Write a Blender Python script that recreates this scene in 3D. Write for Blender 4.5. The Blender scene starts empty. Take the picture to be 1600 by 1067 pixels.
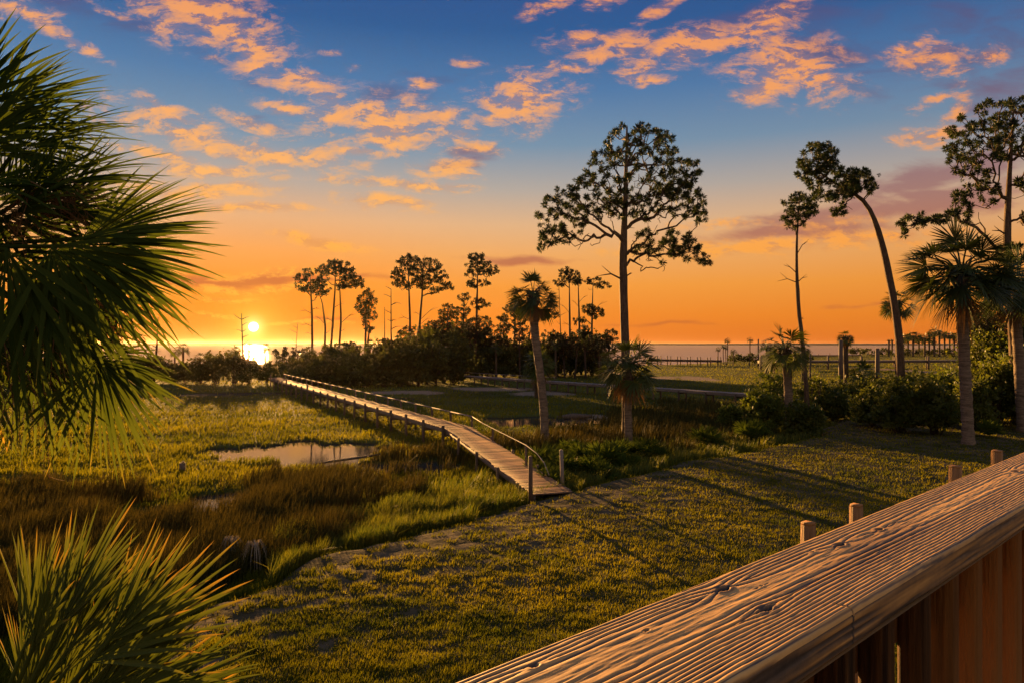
import bpy, math, random
import numpy as np
R = math.radians
rng = np.random.default_rng(7)
random.seed(7)
C = bpy.context.scene.collection
scene = bpy.context.scene
F = 1067.0; CX = 800.0; HY = 538.0; CZ = 5.0      # focal length in photo pixels, horizon row, eye height

# ------------------------------------------------------------------ camera, sky, sun, exposure
cam_d = bpy.data.cameras.new('camera'); cam = bpy.data.objects.new('camera', cam_d); C.objects.link(cam)
cam.location = (0, 0, CZ); cam.rotation_euler = (R(90), 0, 0)
cam_d.sensor_width = 36; cam_d.lens = 24; cam_d.shift_y = 0.0028
cam_d.clip_start = 0.05; cam_d.clip_end = 30000
scene.camera = cam
scene.view_settings.view_transform = 'Standard'; scene.view_settings.look = 'None'
scene.view_settings.exposure = 1.95; scene.view_settings.gamma = 1.0
SUN_AZ = math.atan2(396 - CX, F)                  # left of the view axis
LAMP_EL = R(6.1)
sd = bpy.data.lights.new('sun', 'SUN'); sd.energy = 5.0; sd.angle = R(0.6); sd.color = (1.0, 0.52, 0.15)
sun = bpy.data.objects.new('sun', sd); C.objects.link(sun)
sun.rotation_euler = (R(90) - LAMP_EL, 0, R(180) - SUN_AZ)   # light travels away from the setting sun

def s2l(c):
    return tuple(((v / 255) / 12.92 if v / 255 <= 0.04045 else ((v / 255 + 0.055) / 1.055) ** 2.4) for v in c)

class NT:
    """small node-tree helper"""
    def __init__(s, tree): s.t = tree; s.n = tree.nodes; s.l = tree.links
    def node(s, typ, **kw):
        nd = s.n.new(typ)
        for k, v in kw.items(): setattr(nd, k, v)
        return nd
    def put(s, sock, v):
        if hasattr(v, 'links'): s.l.new(v, sock)
        else: sock.default_value = v
    def math(s, op, a, b=None, c=None, clamp=False):
        nd = s.node('ShaderNodeMath', operation=op, use_clamp=clamp)
        for i, v in enumerate((a, b, c)):
            if v is not None: s.put(nd.inputs[i], v)
        return nd.outputs[0]
    def vec(s, op, a, b=None):
        nd = s.node('ShaderNodeVectorMath', operation=op)
        s.put(nd.inputs[0], a)
        if b is not None: s.put(nd.inputs[1], b)
        return nd.outputs['Value'] if op in ('LENGTH', 'DOT_PRODUCT') else nd.outputs[0]
    def mix(s, f, a, b, mode='MIX'):
        nd = s.node('ShaderNodeMix', data_type='RGBA', blend_type=mode)
        s.put(nd.inputs[0], f)
        s.put(nd.inputs[6], a if hasattr(a, 'links') else (*a[:3], 1)); s.put(nd.inputs[7], b if hasattr(b, 'links') else (*b[:3], 1))
        return nd.outputs[2]
    def ramp(s, f, stops, interp='LINEAR'):
        nd = s.node('ShaderNodeValToRGB'); cr = nd.color_ramp; cr.interpolation = interp
        while len(cr.elements) < len(stops): cr.elements.new(0.5)
        for e, (p, c) in zip(cr.elements, stops):
            e.position = p; e.color = (*c[:3], 1) if isinstance(c, (tuple, list)) else (c, c, c, 1)
        s.put(nd.inputs[0], f); return nd.outputs[0]
    def noise(s, vec, scale, detail=4, rough=0.55, dist=0.0, out=0):
        nd = s.node('ShaderNodeTexNoise'); s.put(nd.inputs['Vector'], vec)
        nd.inputs['Scale'].default_value = scale; nd.inputs['Detail'].default_value = detail
        nd.inputs['Roughness'].default_value = rough; nd.inputs['Distortion'].default_value = dist
        return nd.outputs[out]
    def maprange(s, v, a, b, c=0.0, d=1.0, smooth=False):
        nd = s.node('ShaderNodeMapRange'); nd.interpolation_type = 'SMOOTHSTEP' if smooth else 'LINEAR'
        s.put(nd.inputs[0], v)
        for i, x in enumerate((a, b, c, d)): nd.inputs[i + 1].default_value = x
        return nd.outputs[0]

world = bpy.data.worlds.new('World'); scene.world = world; world.use_nodes = True
W = NT(world.node_tree); W.n.clear()
SKY = 0.262
def build_sky():
    tc = W.node('ShaderNodeTexCoord').outputs['Generated']
    d = W.vec('NORMALIZE', tc)
    sp = W.node('ShaderNodeSeparateXYZ'); W.put(sp.inputs[0], d); X, Y, Z = sp.outputs
    hyp = W.math('SQRT', W.math('ADD', W.math('MULTIPLY', X, X), W.math('MULTIPLY', Y, Y)))
    el = W.math('DIVIDE', Z, W.math('MAXIMUM', hyp, 0.05))
    f = W.math('MULTIPLY', W.math('MAXIMUM', el, 0.0), 1.0 / 0.8)
    st = [(0.0, (230, 116, 34)), (.04, (242, 138, 42)), (.085, (246, 158, 64)), (.13, (240, 172, 100)), (.175, (226, 180, 134)),
          (.225, (182, 170, 158)), (.29, (122, 148, 170)), (.37, (84, 124, 168)), (.46, (52, 94, 148)), (.55, (50, 82, 140)), (.8, (88, 108, 152))]  # topmost stop raised: unseen overhead sky lifted to add fill light
    base = W.ramp(f, [(p / 0.8, s2l(c)) for p, c in st])
    # azimuth: the side of the sky away from the sun is darker and more violet
    sa, ca = math.sin(SUN_AZ), math.cos(SUN_AZ)
    hdot = W.math('DIVIDE', W.math('ADD', W.math('MULTIPLY', X, sa), W.math('MULTIPLY', Y, ca)), W.math('MAXIMUM', hyp, 0.05))
    away = W.maprange(hdot, 1.0, 0.45)
    base = W.mix(W.math('MULTIPLY', away, 0.5), base, W.mix(1.0, base, (0.66, 0.63, 0.74), 'MULTIPLY'))
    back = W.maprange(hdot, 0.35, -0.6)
    base = W.mix(back, base, W.ramp(f, [(0, (.70, .44, .25)), (.3, (.50, .40, .32)), (1, (.24, .27, .36))]))  # unseen sky behind the view, brightened and warmed as added fill
    # glow round the low sun
    el0 = R(1.36)
    sdir = (sa * math.cos(el0), ca * math.cos(el0), math.sin(el0))
    dot = W.vec('DOT_PRODUCT', d, sdir)
    ang = W.math('ARCCOSINE', W.math('MINIMUM', dot, 1.0))
    flat = W.vec('LENGTH', W.vec('MULTIPLY', W.vec('SUBTRACT', d, sdir), (1, 1, 2.1)))
    g1 = W.maprange(flat, 0.56, 0.0, 0.0, 1.0); g1 = W.math('POWER', g1, 2.2)
    base = W.mix(W.math('MULTIPLY', g1, 0.85), base, s2l((255, 138, 2)))
    g2 = W.math('POWER', W.maprange(ang, 0.085, 0.0), 3.0)
    # ---- clouds, placed by world direction (u = X/Y, v = Z/Y on the western side)
    yy = W.math('MAXIMUM', Y, 0.08)
    u = W.math('DIVIDE', X, yy); v = W.math('DIVIDE', Z, yy)
    uv = W.node('ShaderNodeCombineXYZ'); W.put(uv.inputs[0], u); W.put(uv.inputs[1], v); uv = uv.outputs[0]
    wob = W.vec('SUBTRACT', W.noise(uv, 7.0, 3, 0.5, out=1), (.5, .5, .5))
    uvw = W.vec('ADD', uv, W.vec('MULTIPLY', wob, (.07, .04, 0)))
    def masks(lst):
        acc = None
        for (cx, cy, rx, ry, a, w) in lst:
            mp = W.node('ShaderNodeMapping', vector_type='TEXTURE'); W.put(mp.inputs[0], uvw)
            mp.inputs[1].default_value = ((cx - CX) / F, (HY - cy) / F, 0)
            mp.inputs[2].default_value = (0, 0, R(-a)); mp.inputs[3].default_value = (rx * 1.7 / F, ry * 1.7 / F, 1)
            g = W.node('ShaderNodeTexGradient', gradient_type='SPHERICAL'); W.put(g.inputs[0], mp.outputs[0])
            o = W.math('MULTIPLY', g.outputs[1], w) if w != 1 else g.outputs[1]
            acc = o if acc is None else W.math('MAXIMUM', acc, o)
        return acc
    bright = [(320,25,110,50,22,1.1),(400,85,38,40,30,1),(470,122,50,20,8,1),(505,150,45,18,12,.95),(610,190,110,38,8,1.15),(600,216,100,16,6,1),
              (812,158,72,42,-18,1.05),(660,130,28,9,0,.9),(700,264,50,15,2,1),(600,320,60,12,6,1.2),(300,210,130,22,14,1.0),(430,240,120,18,9,1.0),
              (270,180,90,16,18,.95),(400,192,60,10,20,.85),(640,291,85,9,2,1.15),(330,266,100,11,6,1.15),(350,294,90,8,4,1.1),(400,327,74,7,2,1.3),
              (500,381,70,8,8,1.2),(420,424,80,6,-3,1.2),(380,447,130,6,0,1.35),(350,462,70,5,0,1.1),(330,488,70,4,0,1.0),(470,505,80,3,0,1.0),(300,300,120,7,4,1.1),(250,240,80,10,10,1.0),(560,285,60,8,3,1.0),(860,10,44,12,-20,.9),(935,6,36,11,-10,.9),(905,62,46,14,-4,.9),
              (985,68,70,18,-5,1.05),(1080,70,90,24,-8,1.15),(1010,98,60,14,-6,.9),(1010,118,40,11,4,.9),(890,100,32,9,0,.85),(1190,30,70,22,-30,1.0),
              (1232,105,85,52,12,1.15),(1200,140,60,20,-10,1.0),(1045,8,46,9,-30,.9),(1450,92,56,20,-4,.95),(1545,94,24,15,-10,.95),(1465,150,46,10,-20,.85),
              (1455,205,56,15,-12,1.0),(1490,172,34,12,-34,.9),(30,12,66,18,14,.9),(72,32,46,14,22,.95),(185,14,30,6,26,.8),(1200,386,200,12,-2,1.2),
              (1350,374,130,11,-5,1.15),(1120,350,90,8,-3,.7),(1300,352,70,9,-5,.7),(750,235,40,8,6,.8),(730,90,22,9,0,.75),(520,75,18,6,0,.7),(560,105,16,6,0,.6),(445,165,40,14,10,1.0),(520,185,50,16,10,1.1),(250,165,50,10,24,1.0),(350,235,80,14,16,1.1),(560,235,60,10,4,1.0),(690,180,30,14,0,.9),(770,190,36,12,-20,1.0),(720,215,30,8,0,.8),(840,125,40,10,-5,.9),(930,85,40,12,0,1.0),(1140,60,60,20,-20,1.1),(1280,120,50,24,10,1.0),(1170,150,40,10,-10,.9),(1420,75,40,12,-20,.9),(1500,110,30,10,0,.9),(360,60,40,22,30,1.1),(280,45,50,18,20,1.0),(120,60,50,10,30,.9)]
    dark = [(1470,268,150,24,-12,1.15),(1400,328,200,20,-7,1.2),(1240,364,180,12,-4,1.2),(1480,300,130,14,-9,1.0),(1500,70,200,90,-10,.62),(1560,150,90,60,-30,.7),(1280,60,110,80,30,.7),
            (400,434,120,9,1,1.2),(330,436,80,10,0,1.2),(820,409,80,6,1,1.1),(490,438,60,4,0,1.0),(1050,508,80,4,0,.95),(1345,475,50,4,-2,.85),(730,240,50,10,4,.7),(700,258,50,10,0,.6),
            (420,190,60,14,14,.6),(140,10,110,20,22,.7),(560,428,60,5,2,.8),(620,150,60,18,0,.6),(1130,30,120,20,-20,.6),(700,120,60,12,0,.5),(500,500,80,4,0,.6),(360,110,90,16,24,.45)]
    n1 = W.noise(W.vec('MULTIPLY', uv, (1.0, 2.3, 1.0)), 20.0, 12, 0.72, 0.35)
    n2 = W.noise(W.vec('MULTIPLY', W.vec('ADD', uv, (0.012, -0.016, 0.0)), (1.0, 2.3, 1.0)), 20.0, 12, 0.72, 0.35)
    n3 = W.noise(W.vec('MULTIPLY', uv, (1.0, 3.2, 1.0)), 8.0, 8, 0.6, 0.4)
    Mb = masks(bright); Md = masks(dark)
    front = W.maprange(Y, 0.1, 0.3)
    db = W.math('ADD', Mb, W.math('MULTIPLY', W.math('SUBTRACT', n1, 0.5), 2.9))
    db = W.math('MULTIPLY', W.maprange(db, 0.08, 1.10, smooth=True), W.maprange(Mb, 0.0, 0.25))
    dd = W.math('ADD', Md, W.math('MULTIPLY', W.math('SUBTRACT', n3, 0.5), 2.2))
    dd = W.math('MULTIPLY', W.maprange(dd, 0.15, 0.95, smooth=True), W.maprange(Md, 0.0, 0.3))
    cd = W.ramp(f, [(0, s2l((196, 96, 40))), (.12, s2l((190, 100, 60))), (.25, s2l((160, 112, 108))), (.45, s2l((96, 92, 128))), (.62, s2l((70, 84, 136)))])
    cd = W.mix(W.math('MULTIPLY', away, 0.25), cd, (0.12, 0.07, 0.12))
    sky = W.mix(W.math('MULTIPLY', W.math('MULTIPLY', dd, 0.8), front), base, cd)
    cb = W.ramp(f, [(0, s2l((255, 166, 40))), (.12, s2l((255, 172, 62))), (.28, s2l((255, 180, 96))), (.5, s2l((250, 168, 98))), (.66, s2l((240, 152, 92)))])
    cb = W.mix(W.math('MULTIPLY', away, 0.45), cb, s2l((232, 120, 66)))
    shade = W.maprange(W.math('SUBTRACT', n2, n1), -0.03, 0.06)      # sides turned from the sun
    cb = W.mix(W.math('MULTIPLY', shade, 0.72), cb, W.mix(0.55, cd, sky))
    sky = W.mix(W.math('MULTIPLY', W.math('MULTIPLY', db, 0.92), front), sky, cb)
    # the sun itself
    sky = W.mix(g2, sky, (1.0, 0.62, 0.06))
    disc = W.maprange(ang, 0.0072, 0.0056, smooth=True)
    halo = W.math('POWER', W.maprange(ang, 0.028, 0.004), 3.0)
    sky = W.mix(halo, sky, (1.3, 1.0, 0.28))
    sky = W.mix(disc, sky, (5.0, 4.2, 2.2))
    # below the horizon: dim
    low = W.maprange(Z, -0.002, -0.06)
    sky = W.mix(low, sky, (0.05, 0.035, 0.025))
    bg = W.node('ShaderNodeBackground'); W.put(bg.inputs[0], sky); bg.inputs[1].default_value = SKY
    out = W.node('ShaderNodeOutputWorld'); W.l.new(bg.outputs[0], out.inputs[0])
build_sky()
world.cycles.sampling_method = 'MANUAL'; world.cycles.sample_map_resolution = 1024

# ------------------------------------------------------------------ helpers
def at(px, py, z=0.0):
    """point of height z that the photograph shows at pixel (px, py)"""
    Y = (CZ - z) * F / (py - HY)
    return np.array(((px - CX) / F * Y, Y, z))
def pd(px, py, Y):
    return np.array(((px - CX) / F * Y, Y, CZ + (HY - py) / F * Y))

def hash2(ix, iy, seed):
    h = (ix.astype(np.int64) * 374761393 + iy.astype(np.int64) * 668265263 + seed * 1442695041) & 0xffffffff
    h = ((h ^ (h >> 13)) * 1274126177) & 0xffffffff
    return ((h ^ (h >> 16)) & 0xffff) / 65535.0
def vnoise(x, y, seed=0):
    x = np.asarray(x, float); y = np.asarray(y, float)
    ix = np.floor(x); iy = np.floor(y); fx = x - ix; fy = y - iy
    fx = fx * fx * (3 - 2 * fx); fy = fy * fy * (3 - 2 * fy)
    a = hash2(ix, iy, seed); b = hash2(ix + 1, iy, seed); c = hash2(ix, iy + 1, seed); d = hash2(ix + 1, iy + 1, seed)
    return (a * (1 - fx) + b * fx) * (1 - fy) + (c * (1 - fx) + d * fx) * fy
def fbm(x, y, seed=0, oct=4):
    s = 0; a = 0.5; t = 0
    for i in range(oct):
        s = s + a * vnoise(x * 2 ** i + 17.3 * i, y * 2 ** i - 9.1 * i, seed + i); t += a; a *= 0.5
    return s / t
def sstep(a, b, x):
    t = np.clip((x - a) / (b - a), 0, 1); return t * t * (3 - 2 * t)

def tag(o, label=None, cat=None, group=None, kind=None):
    if label: o['label'] = label
    if cat: o['category'] = cat
    if group: o['group'] = group
    if kind: o['kind'] = kind
    return o
def empty(name, loc, label, cat, group=None):
    o = bpy.data.objects.new(name, None); C.objects.link(o); o.location = tuple(loc); o.empty_display_size = 0.3
    return tag(o, label, cat, group)

class MB:
    """collects geometry (world coordinates) and links it as one mesh object"""
    def __init__(s): s.v = []; s.q = []; s.t = []; s.n = 0; s.att = []
    def add(s, V, Q=None, T=None, att=None):
        V = np.asarray(V, float).reshape(-1, 3)
        if Q is not None and len(Q): s.q.append(np.asarray(Q, np.int64).reshape(-1, 4) + s.n)
        if T is not None and len(T): s.t.append(np.asarray(T, np.int64).reshape(-1, 3) + s.n)
        s.v.append(V); s.n += len(V)
        s.att.append(np.full(len(V), 0.5) if att is None else np.broadcast_to(np.asarray(att, float), (len(V),)))
    def box(s, c, size, rot=0.0, axes=None, att=None, taper=1.0):
        h = np.array(size) / 2
        L = np.array([(x, y, z) for z in (-1, 1) for y in (-1, 1) for x in (-1, 1)], float)
        if taper != 1.0: L[4:, :2] *= taper
        L = L * h
        if axes is None:
            ca, sa = math.cos(rot), math.sin(rot); axes = np.array([(ca, sa, 0), (-sa, ca, 0), (0, 0, 1)])
        s.add(L @ np.asarray(axes) + np.asarray(c), [(0, 2, 3, 1), (4, 5, 7, 6), (0, 1, 5, 4), (2, 6, 7, 3), (0, 4, 6, 2), (1, 3, 7, 5)], att=att)
    def beam(s, a, b, w, h, att=None):
        a = np.asarray(a, float); b = np.asarray(b, float); d = b - a; L = np.linalg.norm(d); x = d / L
        up = np.array((0, 0, 1.0)) if abs(x[2]) < 0.95 else np.array((0, 1.0, 0))
        y = np.cross(up, x); y /= np.linalg.norm(y); z = np.cross(x, y)
        s.box((a + b) / 2, (L, w, h), axes=np.array([x, y, z]), att=att)
    def tube(s, P, rad, k=6, cap=True, rough=0.0, seed=0, att=None):
        P = np.asarray(P, float); n = len(P); rad = np.broadcast_to(np.asarray(rad, float), (n,))
        d = np.gradient(P, axis=0); d /= np.linalg.norm(d, axis=1)[:, None] + 1e-9
        ref = np.array((0.31, 0.95, 0.05)) if abs(d[0][2]) > 0.5 else np.array((0, 0, 1.0))
        x = np.cross(d, ref); x /= np.linalg.norm(x, axis=1)[:, None] + 1e-9; y = np.cross(d, x)
        th = np.linspace(0, 2 * math.pi, k, endpoint=False)
        rr = rad[:, None] * np.ones((n, k))
        if rough: rr = rr * (1 + rough * (np.random.default_rng(seed).random((n, k)) - 0.5) * 2)
        V = P[:, None] + rr[..., None] * (np.cos(th)[None, :, None] * x[:, None] + np.sin(th)[None, :, None] * y[:, None])
        i = np.arange(n - 1)[:, None] * k; j = np.arange(k)[None]; j2 = (j + 1) % k
        Q = np.stack([i + j, i + j2, i + k + j2, i + k + j], -1).reshape(-1, 4)
        T = []
        V = V.reshape(-1, 3)
        if cap:
            V = np.vstack([V, P[0], P[-1]]); a, b = n * k, n * k + 1
            T = [(a, jj + 1 if jj + 1 < k else 0, jj) for jj in range(k)] + [(b, (n - 1) * k + jj, (n - 1) * k + (jj + 1) % k) for jj in range(k)]
        s.add(V, Q, T, att=att)
    def build(s, name, mat, parent=None, smooth=False, attname='tint'):
        V = np.vstack(s.v)
        if parent is not None: V = V - np.array(parent.location)      # things only ever carry a translation
        me = bpy.data.meshes.new(name)
        Q = np.vstack(s.q) if s.q else np.zeros((0, 4), np.int64); T = np.vstack(s.t) if s.t else np.zeros((0, 3), np.int64)
        me.vertices.add(len(V)); me.vertices.foreach_set('co', V.astype(np.float32).ravel())
        nl = len(Q) * 4 + len(T) * 3
        me.loops.add(nl); me.loops.foreach_set('vertex_index', np.concatenate([Q.ravel(), T.ravel()]).astype(np.int32))
        me.polygons.add(len(Q) + len(T))
        st = np.concatenate([np.arange(len(Q)) * 4, len(Q) * 4 + np.arange(len(T)) * 3]).astype(np.int32)
        me.polygons.foreach_set('loop_start', st)
        if smooth: me.polygons.foreach_set('use_smooth', np.ones(len(Q) + len(T), bool))
        a = me.attributes.new(attname, 'FLOAT', 'POINT'); a.data.foreach_set('value', np.concatenate(s.att).astype(np.float32))
        me.update(calc_edges=True); me.validate()
        me.materials.append(mat)
        o = bpy.data.objects.new(name, me); C.objects.link(o)
        if parent is not None: o.parent = parent
        return o

# ------------------------------------------------------------------ materials
def mat_new(name):
    m = bpy.data.materials.new(name); m.use_nodes = True; m.node_tree.nodes.clear()
    return m, NT(m.node_tree)
def finish(N, shader, disp=None):
    o = N.node('ShaderNodeOutputMaterial'); N.l.new(shader, o.inputs[0])
def pbsdf(N, col, rough=0.7, bump=None, bstr=0.5, bdist=0.02, spec=0.3):
    p = N.node('ShaderNodeBsdfPrincipled'); N.put(p.inputs['Base Color'], col if hasattr(col, 'links') else (*col[:3], 1))
    N.put(p.inputs['Roughness'], rough); p.inputs['Specular IOR Level'].default_value = spec
    if bump is not None:
        b = N.node('ShaderNodeBump'); b.inputs['Strength'].default_value = bstr; b.inputs['Distance'].default_value = bdist
        N.put(b.inputs['Height'], bump); N.l.new(b.outputs[0], p.inputs['Normal'])
    return p.outputs[0]
def leafmat(name, ca, cb, trans=0.4, tcol=None, rough=0.6, nscale=0.6, tip=None, spec=0.25):
    """ca..cb mixed by the tint attribute and a slow noise; part of the light passes through"""
    m, N = mat_new(name)
    at_ = N.node('ShaderNodeAttribute', attribute_name='tint').outputs['Fac']
    pos = N.node('ShaderNodeNewGeometry').outputs['Position']
    n = N.noise(pos, nscale, 3)
    f = N.math('ADD', N.math('MULTIPLY', at_, 0.75), N.math('MULTIPLY', N.math('SUBTRACT', n, 0.5), 1.0), clamp=True)
    col = N.mix(f, ca, cb)
    if tip is not None: col = N.mix(N.maprange(at_, 1.0, 2.0), col, tip)
    sh = pbsdf(N, col, rough, spec=spec)
    tr = N.node('ShaderNodeBsdfTranslucent'); N.put(tr.inputs[0], N.mix(1.0, col, tcol or (1.5, 1.4, .7), 'MULTIPLY'))
    mx = N.node('ShaderNodeMixShader'); mx.inputs[0].default_value = trans
    N.l.new(sh, mx.inputs[1]); N.l.new(tr.outputs[0], mx.inputs[2]); finish(N, mx.outputs[0])
    return m
def woodmat(name, ca, cb, scale=(8, 8, 1), sc=6, bump=0.5, rough=0.75, lo=.45, hi=1.25):
    m, N = mat_new(name)
    pos = N.node('ShaderNodeNewGeometry').outputs['Position']
    at_ = N.node('ShaderNodeAttribute', attribute_name='tint').outputs['Fac']
    v = N.vec('MULTIPLY', pos, scale)
    n = N.noise(v, sc, 6, 0.65); n2 = N.noise(pos, 1.5, 3)
    f = N.math('ADD', N.math('MULTIPLY', n, 0.9), N.math('ADD', N.math('MULTIPLY', at_, 0.5), N.math('MULTIPLY', n2, 0.4)))
    col = N.mix(N.maprange(f, lo, hi), ca, cb)
    finish(N, pbsdf(N, col, rough, bump=n, bstr=bump, bdist=0.02))
    return m
def barkmat(name, ca, cb, rings=False):
    m, N = mat_new(name)
    pos = N.node('ShaderNodeNewGeometry').outputs['Position']
    if rings:
        w = N.noise(N.vec('MULTIPLY', pos, (1.2, 1.2, 9)), 1.6, 5, 0.6); fine = N.noise(N.vec('MULTIPLY', pos, (6, 6, 18)), 2.0, 4)
    else:
        w = N.noise(N.vec('MULTIPLY', pos, (7, 7, 1.6)), 1.6, 6, 0.7); fine = N.noise(N.vec('MULTIPLY', pos, (10, 10, 4)), 3.0, 4)
    h = N.math('ADD', w, N.math('MULTIPLY', fine, 0.5))
    col = N.mix(N.maprange(h, 0.5, 1.0), ca, cb)
    finish(N, pbsdf(N, col, 0.85, bump=h, bstr=0.9, bdist=0.08, spec=0.2))
    return m
M = {}
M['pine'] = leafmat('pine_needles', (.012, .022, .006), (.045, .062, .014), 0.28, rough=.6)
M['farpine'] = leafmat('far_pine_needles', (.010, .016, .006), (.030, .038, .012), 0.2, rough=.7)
M['palm'] = leafmat('palm_fan', (.016, .030, .007), (.060, .078, .016), 0.24, tip=(.22, .13, .03), rough=.5)
M['palmnear'] = leafmat('near_palm_fan', (.020, .038, .008), (.078, .100, .020), 0.45, tip=(.55, .28, .05), rough=.8, nscale=1.5, spec=.0)
M['palmlow'] = leafmat('low_palm_fan', (.026, .046, .008), (.10, .115, .020), 0.34, tip=(.50, .22, .04), rough=.5, nscale=3.0, spec=.12)
M['palmmid'] = leafmat('lit_palm_fan', (.026, .044, .008), (.10, .115, .020), 0.34, rough=.5)  # lighter copy of the palm leaf, sunlit look put into its colour
M['palmetto'] = leafmat('palmetto_leaves', (.022, .042, .007), (.10, .125, .020), 0.36, rough=.8, spec=0.0)
M['deadpalm'] = leafmat('dead_palm_fan', (.10, .050, .018), (.24, .13, .05), 0.3, rough=.8)
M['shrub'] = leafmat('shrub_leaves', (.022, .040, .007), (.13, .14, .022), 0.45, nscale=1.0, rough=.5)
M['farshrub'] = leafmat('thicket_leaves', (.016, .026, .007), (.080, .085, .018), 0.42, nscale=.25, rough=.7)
M['brightshrub'] = leafmat('bright_leaves', (.045, .075, .010), (.15, .175, .026), 0.45, nscale=1.0)
M['lawn'] = leafmat('lawn_blades', (.034, .054, .005), (.235, .205, .012), 0.45, tcol=(1.7, 1.5, .5), nscale=.35, spec=.04)
M['marsh'] = leafmat('marsh_blades', (.034, .052, .005), (.180, .168, .014), 0.48, tcol=(1.7, 1.5, .5), nscale=.12, spec=.04)
M['rush'] = leafmat('rush_blades', (.022, .025, .007), (.085, .078, .018), 0.26, nscale=.3, rough=.7, tcol=(1.6, 1.2, .6), spec=.05)
M['cord'] = leafmat('cord_blades', (.036, .056, .010), (.165, .155, .022), 0.45, tcol=(1.7, 1.6, .5), nscale=.4)
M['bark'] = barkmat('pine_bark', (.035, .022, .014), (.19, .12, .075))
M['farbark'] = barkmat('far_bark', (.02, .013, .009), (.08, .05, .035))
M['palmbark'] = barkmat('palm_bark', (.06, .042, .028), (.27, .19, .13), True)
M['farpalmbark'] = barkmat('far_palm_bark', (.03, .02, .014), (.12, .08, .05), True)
M['snag'] = barkmat('dead_wood', (.05, .035, .026), (.20, .14, .10))
M['plank'] = woodmat('deck_planks', (.06, .034, .020), (.33, .185, .10), (3, 3, 3), 9, lo=.55, hi=1.15)
M['timber'] = woodmat('weathered_timber', (.03, .02, .015), (.15, .095, .065), (6, 6, 1), 6)
M['greytimber'] = woodmat('grey_timber', (.08, .065, .06), (.27, .22, .20), (2, 2, 2), 9)
M['picket'] = woodmat('picket_boards', (.020, .008, .003), (.32, .145, .042), (34, 34, 1.6), 2.6, bump=.8, rough=.65, lo=.62, hi=1.15)
# ------------------------------------------------------------------ the ground and the water
EDGE_X = np.array([-60, -20, -9.5, -7.4, -5.9, -4.2, 0.0, 1.9, 7.8, 17.3, 21.8, 30, 60, 200])
EDGE_Y = np.array([-40, -16, 0.0, 8.0, 12.9, 17.1, 21.2, 23.4, 29.6, 38.0, 46.0, 56, 75, 120])
SH_P = np.array([-1500, 100, 250, 700, 950, 1020, 1100, 1180, 1240, 1300, 1500, 1750, 3000])
SH_D = np.array([118, 120, 128, 150, 185, 187, 200, 250, 310, 350, 450, 560, 900])
def lawn_sd(x, y):
    e = np.interp(x, EDGE_X, EDGE_Y)
    return (e - y) * 0.62 + (fbm(x * .5, y * .5, 3) - .5) * 1.6
def shore_sd(x, y):
    p = CX + F * x / np.maximum(y, 1.0)
    return y - np.interp(p, SH_P, SH_D) * (1 + .06 * (fbm(p * .01, p * 0, 9) - .5))
PONDS = []     # (cx, cy, rx, ry, angle)
def pond_px(x0, x1, y0, y1, sk=0.0):
    a = at(x0, (y0 + y1) / 2, -.6); b = at(x1, (y0 + y1) / 2, -.6); n = at((x0 + x1) / 2, y1, -.6); f = at((x0 + x1) / 2, y0, -.6)
    PONDS.append(((a[0] + b[0]) / 2, (n[1] + f[1]) / 2, abs(b[0] - a[0]) / 2, (f[1] - n[1]) / 2, sk))
pond_px(338, 600, 690, 731); pond_px(280, 385, 768, 802); pond_px(175, 315, 788, 842, .3); pond_px(742, 925, 650, 669)
pond_px(260, 500, 614, 620); pond_px(540, 700, 722, 742); pond_px(590, 660, 622, 628); pond_px(-60, 120, 750, 762)
SAND = []
def sand_px(x0, x1, y0, y1):
    pond_px(x0, x1, y0, y1); SAND.append(PONDS.pop())
sand_px(575, 720, 611, 618); sand_px(680, 850, 606, 613); sand_px(790, 900, 612, 621); sand_px(1062, 1125, 588, 597); sand_px(985, 1060, 588, 593)
sand_px(1410, 1470, 573, 590); sand_px(880, 960, 648, 660); sand_px(900, 1010, 582, 586)
def blob(lst, x, y, amp=1.25, sc=.35):
    m = np.full(np.shape(x), -9.0)
    for i, (cx, cy, rx, ry, sk) in enumerate(lst):
        xx = (x - cx) - sk * (y - cy)
        m = np.maximum(m, 1 - np.hypot(xx / rx, (y - cy) / ry))
    return m + (fbm(x * sc, y * sc * .8, 21) - .5) * amp * 1.2 + (fbm(x * sc * 4, y * sc * 3, 22) - .5) * amp * .5
def height(x, y):
    L = sstep(-1.2, .9, lawn_sd(x, y))
    marsh = -.47 + (fbm(x * .09, y * .09, 5) - .5) * .14 + (fbm(x * .6, y * .6, 6) - .5) * .10
    z = marsh * (1 - L) + L * ((fbm(x * .25, y * .25, 7) - .5) * .16 + ((fbm(x * 1.6, y * 1.6, 8) - .5) * .07 + (fbm(x * 3.1, y * 5.2, 10, 2) - .5) * .075) * sstep(60, 20, np.hypot(x, y)))
    p = blob(PONDS, x, y)
    z = np.where(L < .5, z - .45 * sstep(-.08, .2, p), z)
    s = shore_sd(x, y)
    z = z - 1.2 * sstep(-4, 14, s)
    return z
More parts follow.
